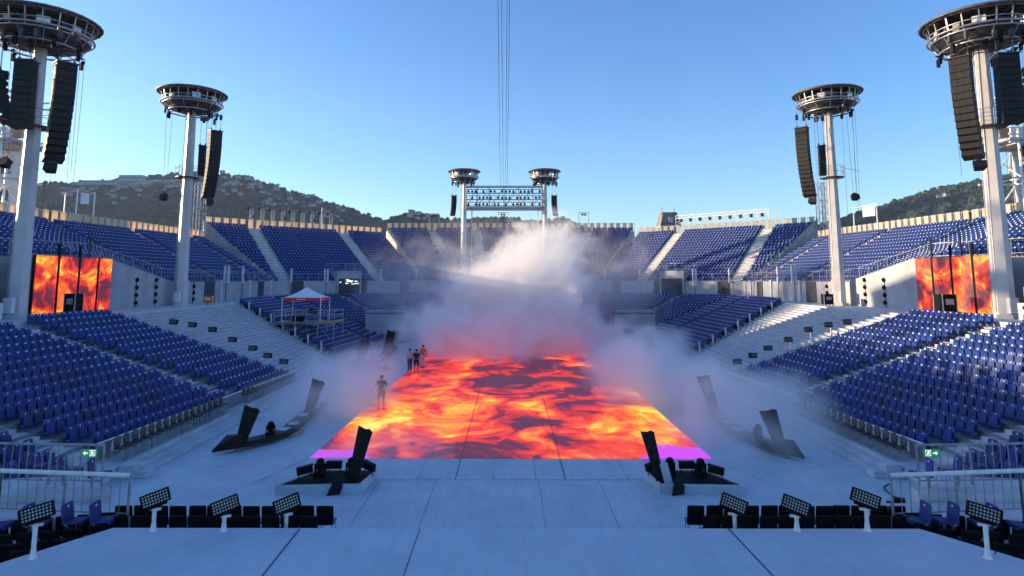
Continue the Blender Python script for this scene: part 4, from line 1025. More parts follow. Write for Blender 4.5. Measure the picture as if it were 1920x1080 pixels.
# column loudspeakers standing on the wall below the upper tier
for s in (-1, 1):
    nm = 'tent-side' if s < 0 else 'sunlit-side'
    for j, (x, y) in enumerate(((30.6, 69.6), (30.6, 73.8), (29.3, 86.3), (25.6, 89.7), (19.2, 95.6), (14.6, 99.9))):
        t = thing('column_speaker', 'slim white column speaker on the %s tier railing, %s from the near end' % (nm, ORD[j + 1]), 'loudspeaker', (s * x, y, 6.0), 'slim white column speakers along the tier railing')
        b = MB()
        for dx in ((-.2, .2) if j in (0, 3) else (0,)): b.box((s * x + dx, y - .1, 7.6), (.2, .24, 1.9))
        b.build('cabinet', M['whiteframe'], t)
        b = MB(); b.tube((s * x, y - .1, 4.7), (s * x, y - .1, 6.7), .04, n=6); b.box((s * x, y - .1, 7.5), (.5, .1, .1)); b.build('stand', M['dark'], t)

# vomitories in the upper corners (concrete boxes with railings)
for s in (-1, 1):
    nm = 'tent-side' if s < 0 else 'sunlit-side'
    t = thing('vomitory', 'grey entrance box with railing breaking into the %s corner tier' % nm, 'vomitory', (s * 21.5, 94, 4.7))
    A = Vector((s * 30.6, 85.6, 0)); Bq = Vector((s * 13.6, 101.2, 0)); dd = (Bq - A).normalized(); back = Vector((s * abs(dd.y), abs(dd.x), 0))
    c0 = A + (Bq - A) * .43; 
    def vp(u, v): return c0 + dd * u + back * v
    pts = [vp(-1.9, -.5), vp(1.9, -.5), vp(1.9, 3.0), vp(-1.9, 3.0)]
    b = MB(); b.prism([(p.x, p.y) for p in pts], 7.2, 8.3)
    for u in (-1.9, 1.7): q = [vp(u, -.55), vp(u + .2, -.55), vp(u + .2, 3), vp(u, 3)]; b.prism([(p.x, p.y) for p in q], 4.7, 7.2)
    b.build('shell', M['conc'], t)
    q = [vp(-1.65, -.3), vp(1.65, -.3), vp(1.65, -.2), vp(-1.65, -.2)]; b = MB(); b.prism([(p.x, p.y) for p in q], 4.72, 7.15); b.build('opening_shade', M['seam'], t)  # dark sheet stands in for the shade inside the entrance
    railing([(p.x, p.y, 8.3) for p in (pts[3], pts[0], pts[1], pts[2])], parent=t, bars=.35, r=.03)
    if s < 0:
        b = MB()
        for k in range(14):
            b = MB(); p = vp(random.uniform(-1.5, 1.5), -.42); b.box((p.x, p.y, random.uniform(6.35, 7.05)), (random.uniform(.25, .5), .06, .12), math.atan2(dd.y, dd.x))
            b.build('glow_strip', M.setdefault('glow', emit('pale glowing strips', (.9, .85, .7), .5)), t)  # small emissive strips scattered across the head of the entrance
    # lower vomitory
    t = thing('vomitory', 'grey tunnel mouth with sloping railings in the far lower %s stand' % nm, 'vomitory', (s * 14, 75, 0))
    b = MB(); b.box((s * 14.0, 76, 1.75), (4.6, .3, 3.5)); b.box((s * 14.0, 73.2, 1.6), (4.6, .3, 3.2)); b.box((s * 14.1, 74.6, 3.4), (4.4, 2.6, .25)); b.build('shell', M['conc'], t)
    b = MB(); b.box((s * 11.95, 74.6, 1.4), (.1, 2.4, 2.6)); b.build('opening_shade', M['seam'], t)  # dark panel in place of the tunnel's inner shade
    railing([(s * 16.3, 73.2, 3.22), (s * 11.8, 73.2, 3.2)], parent=t, bars=.35, r=.03); railing([(s * 16.3, 76, 3.52), (s * 11.8, 76, 3.5), (s * 11.8, 73.2, 3.4)], parent=t, bars=.35, r=.03)

# low white posts along the edge between terrace and far seats
for s in (-1, 1):
    nm = 'tent-side' if s < 0 else 'sunlit-side'
    for j in range(7):
        f = .12 + j * .125; x = lerp(15.0, 27.6, f); y = lerp(55.8, 65.6, f); z = lerp(.3, 4.6, f)
        t = MB(); t.box((s * x, y + .05, z + .38), (.11, .11, .76)); t.box((s * x, y + .05, z + .78), (.16, .16, .05)); t.box((s * x - .25, y + .1, z + .25), (.3, .3, .3), mi=1)
        tag(t.build('edge_post', [M['post'], M['black']]), 'short white post on the %s terrace edge, %s from the floor' % (nm, ORD[j + 1]), 'post', 'short white posts along the terrace edges')

# ------------------------------------------------------------------ tent on a scaffold among the far left seats
t = thing('scaffold_platform', 'scaffold platform with plywood edge among the far left seats', 'scaffold', (-19.2, 62, 1.5))
b = MB()
XS = [-22.0, -20.0, -17.9, -16.4]
for x in XS:
    for y in (60.4, 63.6):
        zb = max(.6, 2.2 + (-x - 20.6) * .32 + (61.0 - y) * .05); b.tube((x, y, zb), (x, y, 4.2), .035, n=6)
for y in (60.4, 63.6):
    for zz in (2.95, 3.7, 4.15): b.tube((-22, y, zz), (-16.4, y, zz), .03, n=6)
for x in (XS[0], XS[-1]):
    for zz in (3.7, 4.15): b.tube((x, 60.4, zz), (x, 63.6, zz), .03, n=6)
b.tube((-21.5, 60.38, 2.9), (-18, 60.38, 1.6), .03, n=5); b.tube((-17.9, 60.38, 2.9), (-16.4, 60.38, 1.2), .03, n=5)
b.build('tubes', M['steel'], t)
b = MB(); b.box((-19.2, 62, 3.06), (5.7, 3.4, .1)); b.build('deck', M['dkdeck'], t)
b = MB(); b.box((-17.1, 60.28, 3.14), (1.5, .04, .26)); b.box((-16.34, 62, 3.14), (.04, 3.3, .26)); b.build('edge_board', M['wood'], t)
tt = thing('gazebo_tent', 'white peaked gazebo with a red valance on the scaffold', 'tent', (-19.5, 62, 3.12))
b = MB(); x0, x1, y0, y1, ze = -21.35, -17.75, 60.6, 63.6, 5.35
ap = ((x0 + x1) / 2, (y0 + y1) / 2, 6.35); cs4 = [(x0, y0), (x1, y0), (x1, y1), (x0, y1)]
vs = []; nn_ = 6
for i in range(4):
    a = cs4[i]; d = cs4[(i + 1) % 4]
    for k in range(nn_):
        f0, f1 = k / nn_, (k + 1) / nn_
        def pp(e, f):
            sag = -.12 * 4 * f * (1 - f); return (lerp(e[0], ap[0], f), lerp(e[1], ap[1], f), lerp(ze, ap[2], f) + sag)
        b.quad(pp(a, f0), pp(d, f0), pp(d, f1), pp(a, f1))
b.build('roof', M['tent'], tt)
b = MB()
for i in range(4):
    a = cs4[i]; d = cs4[(i + 1) % 4]; b.quad((a[0], a[1], ze - .3), (d[0], d[1], ze - .3), (d[0], d[1], ze), (a[0], a[1], ze))
va = b.build('valance', M['red'], tt)
b = MB()
for k in range(9): b.box((-20.0 + k * .1, y0 - .012, ze - .15), (.055, .01, .085 if k % 3 else .06))
for k in range(5): b.box((x1 + .012, 61.2 + k * .1, ze - .15), (.01, .055, .08))
b.build('lettering', M['tent'], va)
b = MB()
for x, y in cs4: b.tube((x, y, 3.1), (x, y, ze), .045, n=6)
b.build('legs', M['post'], tt)
t = thing('followspot', 'black followspot on its tripod under the gazebo', 'spotlight', (-18.6, 61.4, 3.12))
b = MB(); b.tube((-19.0, 61.4, 4.2), (-18.2, 61.2, 4.05), .17, .14, 10); b.build('barrel', M['black'], t)
b = MB()
for a in (0, 2.1, 4.2): b.tube((-18.6, 61.4, 4.0), (-18.6 + .45 * math.cos(a), 61.4 + .45 * math.sin(a), 3.12), .025, n=5)
b.build('tripod', M['dark'], t)
b = MB(); b.box((-20.1, 61.5, 3.35), (1.0, .5, .45)); b.box((-20.1, 61.5, 3.6), (1.06, .56, .05)); tag(b.build('equipment_case', M['black'], bevel=.02), 'black equipment case on the scaffold deck under the gazebo', 'case')

# carts and cases on the walkways
def case(x, y, z, d, label, m='black', acc='steel'):
    t = thing('equipment_cart', label, 'cart', (x, y, z))
    b = MB(); b.box((x, y, z + .15 + d[2] / 2), d); b.build('body', M[m], t, bevel=.02)
    b = MB()
    for sx in (-1, 1):
        for sy in (-1, 1): b.lathe([(0, 0), (.07, 0), (.07, .13), (0, .13)], (x + sx * d[0] * .4, y + sy * d[1] * .4, z), 8); b.bar((x + sx * d[0] / 2, y + sy * d[1] / 2, z + .12), (x + sx * d[0] / 2, y + sy * d[1] / 2, z + d[2] + .18), .05)
    b.box((x, y - d[1] / 2 - .01, z + .15 + d[2] * .6), (d[0] * .6, .02, d[2] * .3)); b.build('frame', M[acc], t)
case(-28.0, 60.2, 4.72, (.9, .7, .65), 'orange and white generator cart beyond the second left mast', 'orange', 'bldg')
case(-28.6, 42.4, 4.72, (.7, .8, 1.25), 'dark trolley before the left LED wall')
case(28.6, 42.6, 4.72, (.9, .9, 1.2), 'steel-framed cage trolley before the right LED wall')
case(27.9, 57.0, 4.72, (.8, .6, .9), 'dark cart at the foot of the second right mast')
for s in (-1, 1):
    nm = 'tent-side' if s < 0 else 'sunlit-side'
    t = thing('control_cabinet', 'white cabinet at the foot of the nearest %s mast' % nm, 'cabinet', (s * 30.3, 37.5, 4.7))
    b = MB(); b.box((s * 30.2, 36.5, 5.2), (2.2, 1.4, 1.0)); b.box((s * 29.9, 36.6, 6.15), (1.3, .5, .9)); b.build('body', M['bldg'], t, bevel=.02)
    b = MB(); b.box((s * 29.8, 36.34, 6.25), (.4, .02, .2)); b.build('notice', M['plate'], t)
    b = MB()
    for k in range(3): b.box((s * 28.9, 36.2, 4.95 + k * .5), (.3, .4, .2)); 
    b.tube((s * 28.9, 36.2, 4.7), (s * 28.9, 36.2, 6.6), .04, n=6); b.build('lamp_stack', M['black'], t)

# ------------------------------------------------------------------ rim lights, banner poles, gate frames
def lattice(b, x, y, z0, z1, w, n=None, t=.035):
    n = n or max(2, round((z1 - z0) / w)); c = [(x - w / 2, y - w / 2), (x + w / 2, y - w / 2), (x + w / 2, y + w / 2), (x - w / 2, y + w / 2)]
    for p in c: b.tube((*p, z0), (*p, z1), t, n=5)
    for k in range(n):
        za, zb = lerp(z0, z1, k / n), lerp(z0, z1, (k + 1) / n)
        for i in range(4):
            p, q = c[i], c[(i + 1) % 4]
            if k % 2: p, q = q, p
            b.tube((*p, za), (*q, zb), t * .55, n=4); b.tube((*p, zb), (*q, zb), t * .55, n=4)
def small_spot(b, x, y, z, yaw=0, pitch=100, r=.2):
    k = MB(); k.lathe([(.0, -.25), (r * .8, -.22), (r, .05), (r * 1.1, .25), (0, .22)], n=10); T = Matrix.Translation((x, y, z)) @ rotz(yaw) @ Matrix.Rotation(R(pitch), 4, 'X')
    b.add([tuple(T @ Vector(v)) for v in k.v], k.f, 0, True)
    for dx in (-1, 1): b.box((x + dx * r * 1.05, y, z + .12), (.04, .1, .4), yaw)
A, Bq = Vector((-38.6, 95.0, 15.2)), Vector((-29.2, 103.7, 15.2))
for k in range(9):
    p = A.lerp(Bq, k / 8); t = thing('rim_light_post', 'lattice post with a spotlight on the left corner rim, %s from the left' % ORD[k + 1], 'light post', tuple(p), 'lattice light posts on the left corner rim')
    b = MB(); lattice(b, p.x, p.y, p.z, p.z + 2.5, .42, t=.03); b.build('lattice', M['steel'], t)
    b = MB(); small_spot(b, p.x - .5, p.y - .2, p.z + 2.5, .5, 110, .22)
    b.build('spotlight', M['dark'], t)
    if k % 3 == 0: b = MB(); small_spot(b, p.x + .3, p.y - .2, p.z + 1.2, -.4, 110, .2); b.build('spotlight', M['dark'], t)
    if k == 7:
        b = MB(); b.tube(p, p + Vector((0, 0, 3.4)), .05, n=6); b.build('aerial', M['steel'], t)
t = thing('rim_light_truss', 'white truss with hanging spotlights above the right corner rim', 'light truss', (33, 101, 15.6))
A, Bq = Vector((27.3, 105.3, 15.5)), Vector((38.4, 94.6, 15.5)); b = MB()
for dz in (1.55, 2.0): b.tube(A + Vector((0, 0, dz)), Bq + Vector((0, 0, dz)), .06, n=6)
for k in range(10):
    p = A.lerp(Bq, k / 9); b.tube(p, p + Vector((0, 0, 2)), .05, n=5)
    if k < 9:
        q = A.lerp(Bq, (k + 1) / 9); b.tube(p + Vector((0, 0, .3)), q + Vector((0, 0, 1.5)), .025, n=4); b.tube(p + Vector((0, 0, 1.0)), q + Vector((0, 0, 1.0)), .025, n=4); b.tube(p + Vector((0, 0, 1.55)), q + Vector((0, 0, 2)), .03, n=4)
b.build('truss', M['post'], t)
for k in range(9):
    p = A.lerp(Bq, (k + .55) / 9.2); b = MB(); small_spot(b, p.x, p.y - .1, p.z + 1.2, .6, 170, .22); b.build('spotlight', M['dark'], t)
for j, (x, y, z0, h) in enumerate(((-13.4, 112.2, 15.6, 2.4), (-1.3, 112.2, 15.6, 2.6), (12.9, 112.2, 15.6, 2.6))):
    t = thing('rim_gate_frame', 'thin frame with small lamps on the far rim, %s from the left' % ORD[j + 1], 'frame', (x, y, z0), 'thin lamp frames on the far rim')
    b = MB(); 
    for dx in (-.85, .85): b.tube((x + dx, y, z0), (x + dx, y, z0 + h + .6), .045, n=5)
    b.tube((x - .85, y, z0 + h + .6), (x + .85, y, z0 + h + .6), .045, n=5); b.build('frame', M['steel'], t)
    b = MB()
    for dx in (-.25, .25): small_spot(b, x + dx, y, z0 + h + .25, 0, 100, .17)
    b.build('lamps', M['dark'], t)
def pole_pair(s, y0, y1, x, zb, h, label):
    t = thing('banner_frame', label, 'banner', (s * x, y0, zb))
    b = MB(); b.tube((s * x, y0, zb), (s * x, y0, zb + h), .06, n=6); b.tube((s * x, y1, zb), (s * x, y1, zb + h), .06, n=6); b.tube((s * x, y0, zb + h - .1), (s * x, y1, zb + h - .1), .03, n=4); b.build('poles', M['post'], t)
    b = MB(); n = 6
    for i in range(n):
        f0, f1 = .12 + i * .5 / n, .12 + (i + 1) * .5 / n; g = lambda f: s * x + .12 * math.sin(f * 14)
        for off in (0,): b.add([(g(f0), lerp(y0, y1, f0), zb + h - .3), (g(f1), lerp(y0, y1, f1), zb + h - .3), (g(f1), lerp(y0, y1, f1), zb + h - 1.5 + .2 * f1), (g(f0), lerp(y0, y1, f0), zb + h - 1.5 + .2 * f0)], [(0, 1, 2, 3)])
    o = b.build('cloth', M['tent'], t); sd = o.modifiers.new('thick', 'SOLIDIFY'); sd.thickness = .02
pole_pair(-1, 62.0, 64.6, 42.3, 12.0, 3.9, 'two white poles holding a crumpled white banner above the shaded rim')
pole_pair(1, 73.5, 78.5, 42.3, 12.0, 3.9, 'two white poles holding a crumpled white banner above the sunlit rim')
b = MB(); b.tube((-42.2, 60.2, 12.6), (-42.2, 60.2, 15.3), .06, n=6); b.box((-42.2, 60.0, 15.2), (.3, .4, .15)); tag(b.build('rim_pole', M['post']), 'single white pole with a small lamp on the left rim', 'pole')
for s, y, x, z0, z1, lab in ((-1, 87.8, 42.6, 12.6, 20.4, 'left'), (1, 89.0, 43.4, 13, 20.6, 'right')):
    b = MB(); lattice(b, s * x, y, z0, z1, .85, t=.05); lattice(b, s * (x + 1.0), y + .2, z0, z1, .85, t=.05)
    tag(b.build('lattice_tower', M['steel']), 'double lattice tower on the rim behind the second %s mast' % lab, 'scaffold tower')

# big scaffold stages behind the near masts
for s in (-1, 1):
    nm = 'tent-side' if s < 0 else 'sunlit-side'
    t = thing('followspot_tower', 'tall white scaffold tower with a roofed platform at the %s edge' % nm, 'scaffold tower', (s * 45, 56, 12))
    b = MB(); 
    for x in (43.4, 46.0, 48.6):
        for y in (53.6, 57.6): b.tube((s * x, y, 12.0), (s * x, y, 23.2), .11, n=6)
    for y in (53.6, 57.6):
        for zz in (15.6, 18.7, 19.4, 23.2, 22.6): b.tube((s * 42.6, y, zz), (s * 50, y, zz), .09, n=6)
        for k, (za, zb_) in enumerate(((12.3, 15.6), (15.6, 18.7), (19.4, 22.6))):
            b.tube((s * 43.4, y, za), (s * 46, y, zb_), .07, n=5); b.tube((s * 48.6, y, za), (s * 46, y, zb_), .07, n=5)
    for x in (43.4, 46.0, 48.6):
        for zz in (15.6, 18.7, 23.2): b.tube((s * x, 53.6, zz), (s * x, 57.6, zz), .08, n=5)
        b.tube((s * x, 53.6, 15.6), (s * x, 57.6, 18.7), .05, n=5)
    for zz in (19.9, 20.5): b.tube((s * 42.4, 53.4, zz), (s * 50, 53.4, zz), .05, n=5)
    b.build('frame', M['post'], t)
    b = MB(); b.box((s * 46.2, 55.6, 18.95), (7.6, 4.6, .22)); b.build('platform', M['mast'], t)
    for k in range(5):
        b = MB(); small_spot(b, s * (43.2 + k * 1.35), 53.4, 20.6 + .3 * (k % 2), s * .5, 120, .42); b.build('spotlight', M['black'], t)
    for k in range(4):
        b = MB(); b.box((s * (43.8 + k * 1.4), 55.8, 20.0), (.8, .6, .9), .2 * k); b.build('cover', M['tent' if k % 2 else 'wood'], t)
    # pole mast beside it and a dark drape
    b = MB(); b.tube((s * 42.3, 55.2, 12.5), (s * 42.3, 55.2, 17.5), .08, n=6); tag(b.build('rim_pole', M['steel']), 'thin steel pole beside the scaffold tower on the %s rim' % nm, 'pole')
# white blocks of flats beyond the rim
for s in (-1, 1):
    nm = 'tent-side' if s < 0 else 'sunlit-side'
    t = thing('apartment_building', 'white block of flats just visible beyond the %s rim' % nm, 'building', (s * 62, 72, 0))
    xi, yf, yb = (51.2, 66.0, 74.5) if s < 0 else (54.0, 68.0, 80.0)
    b = MB(); b.prism(mir([(xi, yf), (xi + 16, yf), (xi + 16, yb), (xi + 9.5, yb)], s), -.2, 20.4); b.prism(mir([(xi - .25, yf - .3), (xi + 16.3, yf - .3), (xi + 16.3, yb + .3), (xi + 9.3, yb + .3)], s), 20.4, 20.7); b.build('walls', M['bldg'], t)
    for i in range(4):
        for j in range(3):
            b = MB(); xx = s * (xi + 1.6 + i * 2.9); zz = 13 + j * 2.9; b.box((xx, yf - .03, zz), (1.1, .06, 1.3)); wn = b.build('window', M['window'], t)
            b = MB(); b.box((xx, yf - .08, zz - .75), (1.4, .16, .1)); b.build('sill', M['conc'], wn)
    b = MB()
    for zz in (14.6, 17.5): b.box((s * (xi + 8), yf - .04, zz), (16.1, .05, .12))
    b.build('string_course', M['conc'], t)
# little mansard-roofed house behind the right rim
t = thing('mansard_house', 'small tower house with a steep slate roof peeping over the right corner rim', 'building', (31.2, 125, 0))
b = MB(); b.box((31.2, 126, 8.6), (3.6, 3.6, 17.4)); b.box((31.2, 126, 17.4), (4.1, 4.1, .3)); b.build('walls', M['house'], t)
b = MB(); b.box((31.2, 126, 18.8), (4.0, 4.0, 2.5), top=.68); b.box((31.2, 126, 20.1), (2.9, 2.9, .15)); rf = b.build('roof', M['slate'], t)
b = MB()
for dx in (-1.2, 1.2): b.tube((31.2 + dx, 126, 20.1), (31.2 + dx, 126, 21.6), .07, .02, 6)
b.build('finial', M['dark'], rf)
b = MB(); b.box((31.2, 124.2, 18.6), (.8, .5, 1.1)); b.build('dormer', M['house'], rf)

# ------------------------------------------------------------------ people
def skin_mesh(name, pts, edges, rad, m, parent=None, root=0):
    me = bpy.data.meshes.new(name); me.from_pydata(pts, edges, []); me.materials.append(m)
    o = bpy.data.objects.new(name, me); COL.objects.link(o)
    sk = o.modifiers.new('skin', 'SKIN'); 
    if not me.skin_vertices: me.attributes  # layer is made with the modifier
    for i, r in enumerate(rad):
        me.skin_vertices[0].data[i].radius = (r if isinstance(r, tuple) else (r, r)); me.skin_vertices[0].data[i].use_root = (i == root)
    sk.use_smooth_shade = True
    sb = o.modifiers.new('sub', 'SUBSURF'); sb.levels = 2; sb.render_levels = 2
    if parent is not None: o.parent = parent
    return o
def person(loc, yaw, label, h, shirt, legs_m, short, pose, hairc):
    t = thing('person', label, 'person', loc, None, local=True, rz=yaw)
    k = h / 1.76
    J = dict(pel=(0, 0, .95), waist=(0, 0, 1.12), chest=(0, .0, 1.34), neck=(0, 0, 1.50), headb=(0, -.005, 1.575), headm=(0, -.02, 1.65), headt=(0, -.01, 1.74),
             hl=(-.10, 0, .90), kl=(-.13, -.02, .50), al=(-.14, .02, .10), fl=(-.15, -.13, .04), hr=(.10, 0, .90), kr=(.13, -.02, .50), ar=(.14, .02, .10), fr=(.15, -.13, .04),
             sl=(-.19, 0, 1.42), el=(-.27, .03, 1.14), wl=(-.28, -.04, .90), gl=(-.28, -.06, .81), sr=(.19, 0, 1.42), er=(.27, .03, 1.14), wr=(.28, -.04, .90), gr=(.28, -.06, .81))
    J.update(pose)
    names = list(J); idx = {n: i for i, n in enumerate(names)}
    ed = [('pel', 'waist'), ('waist', 'chest'), ('chest', 'neck'), ('neck', 'headb'), ('headb', 'headm'), ('headm', 'headt'), ('pel', 'hl'), ('hl', 'kl'), ('kl', 'al'), ('al', 'fl'), ('pel', 'hr'), ('hr', 'kr'), ('kr', 'ar'), ('ar', 'fr'),
          ('chest', 'sl'), ('sl', 'el'), ('el', 'wl'), ('wl', 'gl'), ('chest', 'sr'), ('sr', 'er'), ('er', 'wr'), ('wr', 'gr')]
    rd = dict(pel=(.15, .105), waist=(.135, .10), chest=(.16, .115), neck=.058, headb=.072, headm=(.082, .10), headt=.06, hl=.092, kl=.06, al=.042, fl=.038, hr=.092, kr=.06, ar=.042, fr=.038,
              sl=.062, el=.043, wl=.031, gl=(.026, .036), sr=.062, er=.043, wr=.031, gr=(.026, .036))
    S = lambda n: tuple(c * k for c in J[n])
    body = skin_mesh('body', [S(n) for n in names], [(idx[a], idx[c]) for a, c in ed], [tuple(x * k for x in rd[n]) if isinstance(rd[n], tuple) else rd[n] * k for n in names], M['skin'], t)
    def cloth(name, ns, es, infl, m, sub={}):
        P2 = [sub[n] if n in sub else S(n) for n in ns]; rr = []
        for n in ns:
            r = rd.get(n, .06); rr.append(tuple((x * 1.1 + infl) * k for x in r) if isinstance(r, tuple) else (r * 1.1 + infl) * k)
        return skin_mesh(name, P2, [(ns.index(a), ns.index(c)) for a, c in es], rr, m, t)
    mid = lambda a, c, f: tuple(x + (y - x) * f for x, y in zip(S(a), S(c)))
    ns = ['pel', 'waist', 'chest', 'sl', 'cl', 'sr', 'cr', 'nk']; rd['cl'] = rd['cr'] = .052; rd['nk'] = .07
    cloth('shirt', ns, [('pel', 'waist'), ('waist', 'chest'), ('chest', 'sl'), ('sl', 'cl'), ('chest', 'sr'), ('sr', 'cr'), ('chest', 'nk')], .016, shirt, {'cl': mid('sl', 'el', .72), 'cr': mid('sr', 'er', .72), 'nk': mid('chest', 'neck', .8), 'pel': (S('pel')[0], S('pel')[1], S('pel')[2] - .02)})
    ns = ['pel', 'hl', 'kl', 'hr', 'kr'] + ([] if short else ['al', 'ar'])
    es = [('pel', 'hl'), ('hl', 'kl'), ('pel', 'hr'), ('hr', 'kr')] + ([] if short else [('kl', 'al'), ('kr', 'ar')])
    cloth('shorts' if short else 'trousers', ns, es, .014, legs_m)
    hd = S('headm')
    hb = MB(); hb.lathe([(.0, .125), (.05, .12), (.085, .075), (.098, .01), (.092, -.04), (.07, -.05)], n=12); hb.v = [(a * k + hd[0], (c + .022) * k + hd[1], z * k + hd[2]) for a, c, z in hb.v]
    hb.build('hair', mat('hair', hairc, .7), t)
    fc = MB(); fc.add([(hd[0], hd[1] - .118 * k, hd[2] - .03 * k), (hd[0] - .016 * k, hd[1] - .09 * k, hd[2] - .035 * k), (hd[0] + .016 * k, hd[1] - .09 * k, hd[2] - .035 * k), (hd[0], hd[1] - .09 * k, hd[2] + .02 * k)], [(0, 1, 3), (0, 3, 2), (0, 2, 1)])
    fc.build('nose', M['skin'], t)
    sh = MB()
    for f, a in (('fl', 'al'), ('fr', 'ar')):
        p = S(f); q = S(a); sh.tube((q[0], q[1] + .03, .045), (p[0], p[1] - .03, .035), .048, .036, 10)
    sh.build('shoes', M['black'], t)
    fg = MB()
    for g, wn in (('gl', 'wl'), ('gr', 'wr')):
        p = Vector(S(g)); q = Vector(S(wn)); d = (p - q).normalized()
        for j in range(4):
            o_ = Vector((.0, (-.028 + j * .019), 0)); fg.tube(p + o_, p + o_ + d * (.075, .085, .08, .06)[j] + Vector((0, -.01, 0)), .009, .007, 6)
        fg.tube(q + Vector((0, -.03, 0)) + d * .04, q + Vector((0, -.055, 0)) + d * .085, .01, .008, 6)
    fg.build('fingers', M['skin'], t)
    return t
mk = lambda n, c, **k2: mat(n, c, .85, var=.08, scale=8, **k2)
def striped():
    m = bpy.data.materials.new('red white striped shirt'); m.use_nodes = True; tn = m.node_tree; bs = tn.nodes['Principled BSDF']
    tc = tn.nodes.new('ShaderNodeTexCoord'); wv = tn.nodes.new('ShaderNodeTexWave'); wv.bands_direction = 'Z'; wv.inputs['Scale'].default_value = 1.9
    cr = tn.nodes.new('ShaderNodeValToRGB'); cr.color_ramp.interpolation = 'CONSTANT'; cr.color_ramp.elements[0].color = (.6, .6, .62, 1); cr.color_ramp.elements[1].position = .5; cr.color_ramp.elements[1].color = (.5, .05, .05, 1)
    tn.links.new(tc.outputs['Object'], wv.inputs['Vector']); tn.links.new(wv.outputs['Fac'], cr.inputs[0]); tn.links.new(cr.outputs[0], bs.inputs['Base Color']); return m
person((-7.05, 36.0, .03), R(8), 'person in black shirt and shorts standing in the smoke, hand at the ear', 1.78, mk('black shirt', (.015, .015, .018)), mk('dark shorts', (.03, .028, .025)), True,
       dict(el=(-.33, -.12, 1.22), wl=(-.17, -.17, 1.50), gl=(-.12, -.14, 1.60), er=(.30, .0, 1.16), wr=(.12, -.22, 1.10), gr=(.05, -.25, 1.10), fl=(-.15, -.13, .04)), (.01, .008, .008))
person((-7.72, 50.2, .03), R(175), 'person in a red and white striped shirt with folded arms, leftmost of three', 1.76, striped(), mk('dark jeans', (.02, .022, .035)), False,
       dict(el=(-.26, -.05, 1.16), wl=(-.02, -.20, 1.17), gl=(.08, -.2, 1.19), er=(.26, -.05, 1.16), wr=(.02, -.23, 1.22), gr=(-.08, -.22, 1.2), kl=(-.09, -.01, .5), kr=(.09, -.03, .5), al=(-.09, .02, .1), ar=(.10, -.02, .1), fl=(-.1, -.13, .04), fr=(.12, -.15, .04)), (.012, .01, .008))
person((-7.15, 49.8, .03), R(170), 'person in a dark tee and shorts, middle of the three', 1.74, mk('black tee', (.014, .014, .018)), mk('black shorts', (.02, .02, .024)), True, dict(), (.02, .014, .01))
person((-7.0, 52.4, .03), R(205), 'person in an orange shirt and pale trousers, rightmost of three', 1.8, mk('orange shirt', (.62, .13, .05)), mk('pale trousers', (.55, .45, .45)), False,
       dict(kl=(-.08, -.02, .5), kr=(.09, -.02, .5), al=(-.08, .02, .1), ar=(.09, .03, .1), fl=(-.09, -.12, .04), fr=(.12, -.12, .04)), (.015, .01, .01))

# ------------------------------------------------------------------ hills, forest, houses
def interp(tab, x):
    xs = [p[0] for p in tab]; ys = [p[1] for p in tab]; return float(np.interp(x, xs, ys))
def hash_noise(x, y, seed=0):
    v = 0; amp = 1; fr = 1
    for o in range(4):
        v += amp * (math.sin(x * fr * 1.7 + 3.1 * math.sin(y * fr * 1.3 + seed) + seed * 1.9) * math.cos(y * fr * 1.9 + 2.3 * math.sin(x * fr * .9 + seed * .7))); amp *= .5; fr *= 2.1
    return v
def hill(name, label, ridge, Yr, Yf, a0, a1, bump, seed, clump_n, csize):
    """ridge: (azimuth X/Y, height at Yr); the slope falls from the ridge to its foot nearer the arena"""
    NA, NT = 120, 34; vs = []; fs = []
    def P(a, t):
        h = interp(ridge, a)
        if t <= 1: Y = lerp(Yf, Yr, t); z = -1 + (h + 1) * (t ** 1.05) + bump * hash_noise(a * 30, t * 5, seed) * t * (1.15 - t)
        else: Y = Yr * (1 + (t - 1) * 2.0); z = h - (t - 1) * h * 1.6
        z += bump * .10 * hash_noise(a * 160, t * 22, seed + 2)
        return Vector((a * Y, Y, max(z, -2)))
    for i in range(NA + 1):
        for j in range(NT + 1): vs.append(P(lerp(a0, a1, i / NA), 1.35 * j / NT))
    for i in range(NA):
        for j in range(NT): q = i * (NT + 1) + j; fs.append((q, q + NT + 1, q + NT + 2, q + 1))
    b = MB(); b.add(vs, fs, 0, True); o = b.build(name, M['forest']); o['kind'] = 'structure'; o['label'] = label
    # woodland as one mass of crowns
    c = MB(); base = [(0, 0, 1), (.894, 0, .447), (.276, .851, .447), (-.724, .526, .447), (-.724, -.526, .447), (.276, -.851, .447), (.8, .5, -.3), (-.3, .95, -.3), (-.98, 0, -.3), (-.3, -.95, -.3), (.8, -.6, -.3)]
    bf = [(0, 1, 2), (0, 2, 3), (0, 3, 4), (0, 4, 5), (0, 5, 1), (1, 6, 2), (2, 7, 3), (2, 6, 7), (3, 8, 4), (3, 7, 8), (4, 9, 5), (4, 8, 9), (5, 10, 1), (5, 9, 10), (1, 10, 6)]
    for k in range(clump_n):
        a = random.uniform(a0, a1); t_ = 1.02 if k % 5 == 0 else random.uniform(.30, 1.03)
        if hash_noise(a * 46, t_ * 11, seed + 5) < -.35 and t_ < .96: continue
        p = P(a, t_); sz = csize * random.uniform(.5, 1.25); sh = random.uniform(.8, 1.25)
        c.add([(p.x + v[0] * sz * random.uniform(.7, 1.2), p.y + v[1] * sz, p.z + v[2] * sz * sh + sz * .25) for v in base], bf, 0, False)
    o = c.build('woodland', M['leaf']); tag(o, 'dense dark woodland covering the ' + label, 'woodland', None, 'stuff')
    return P
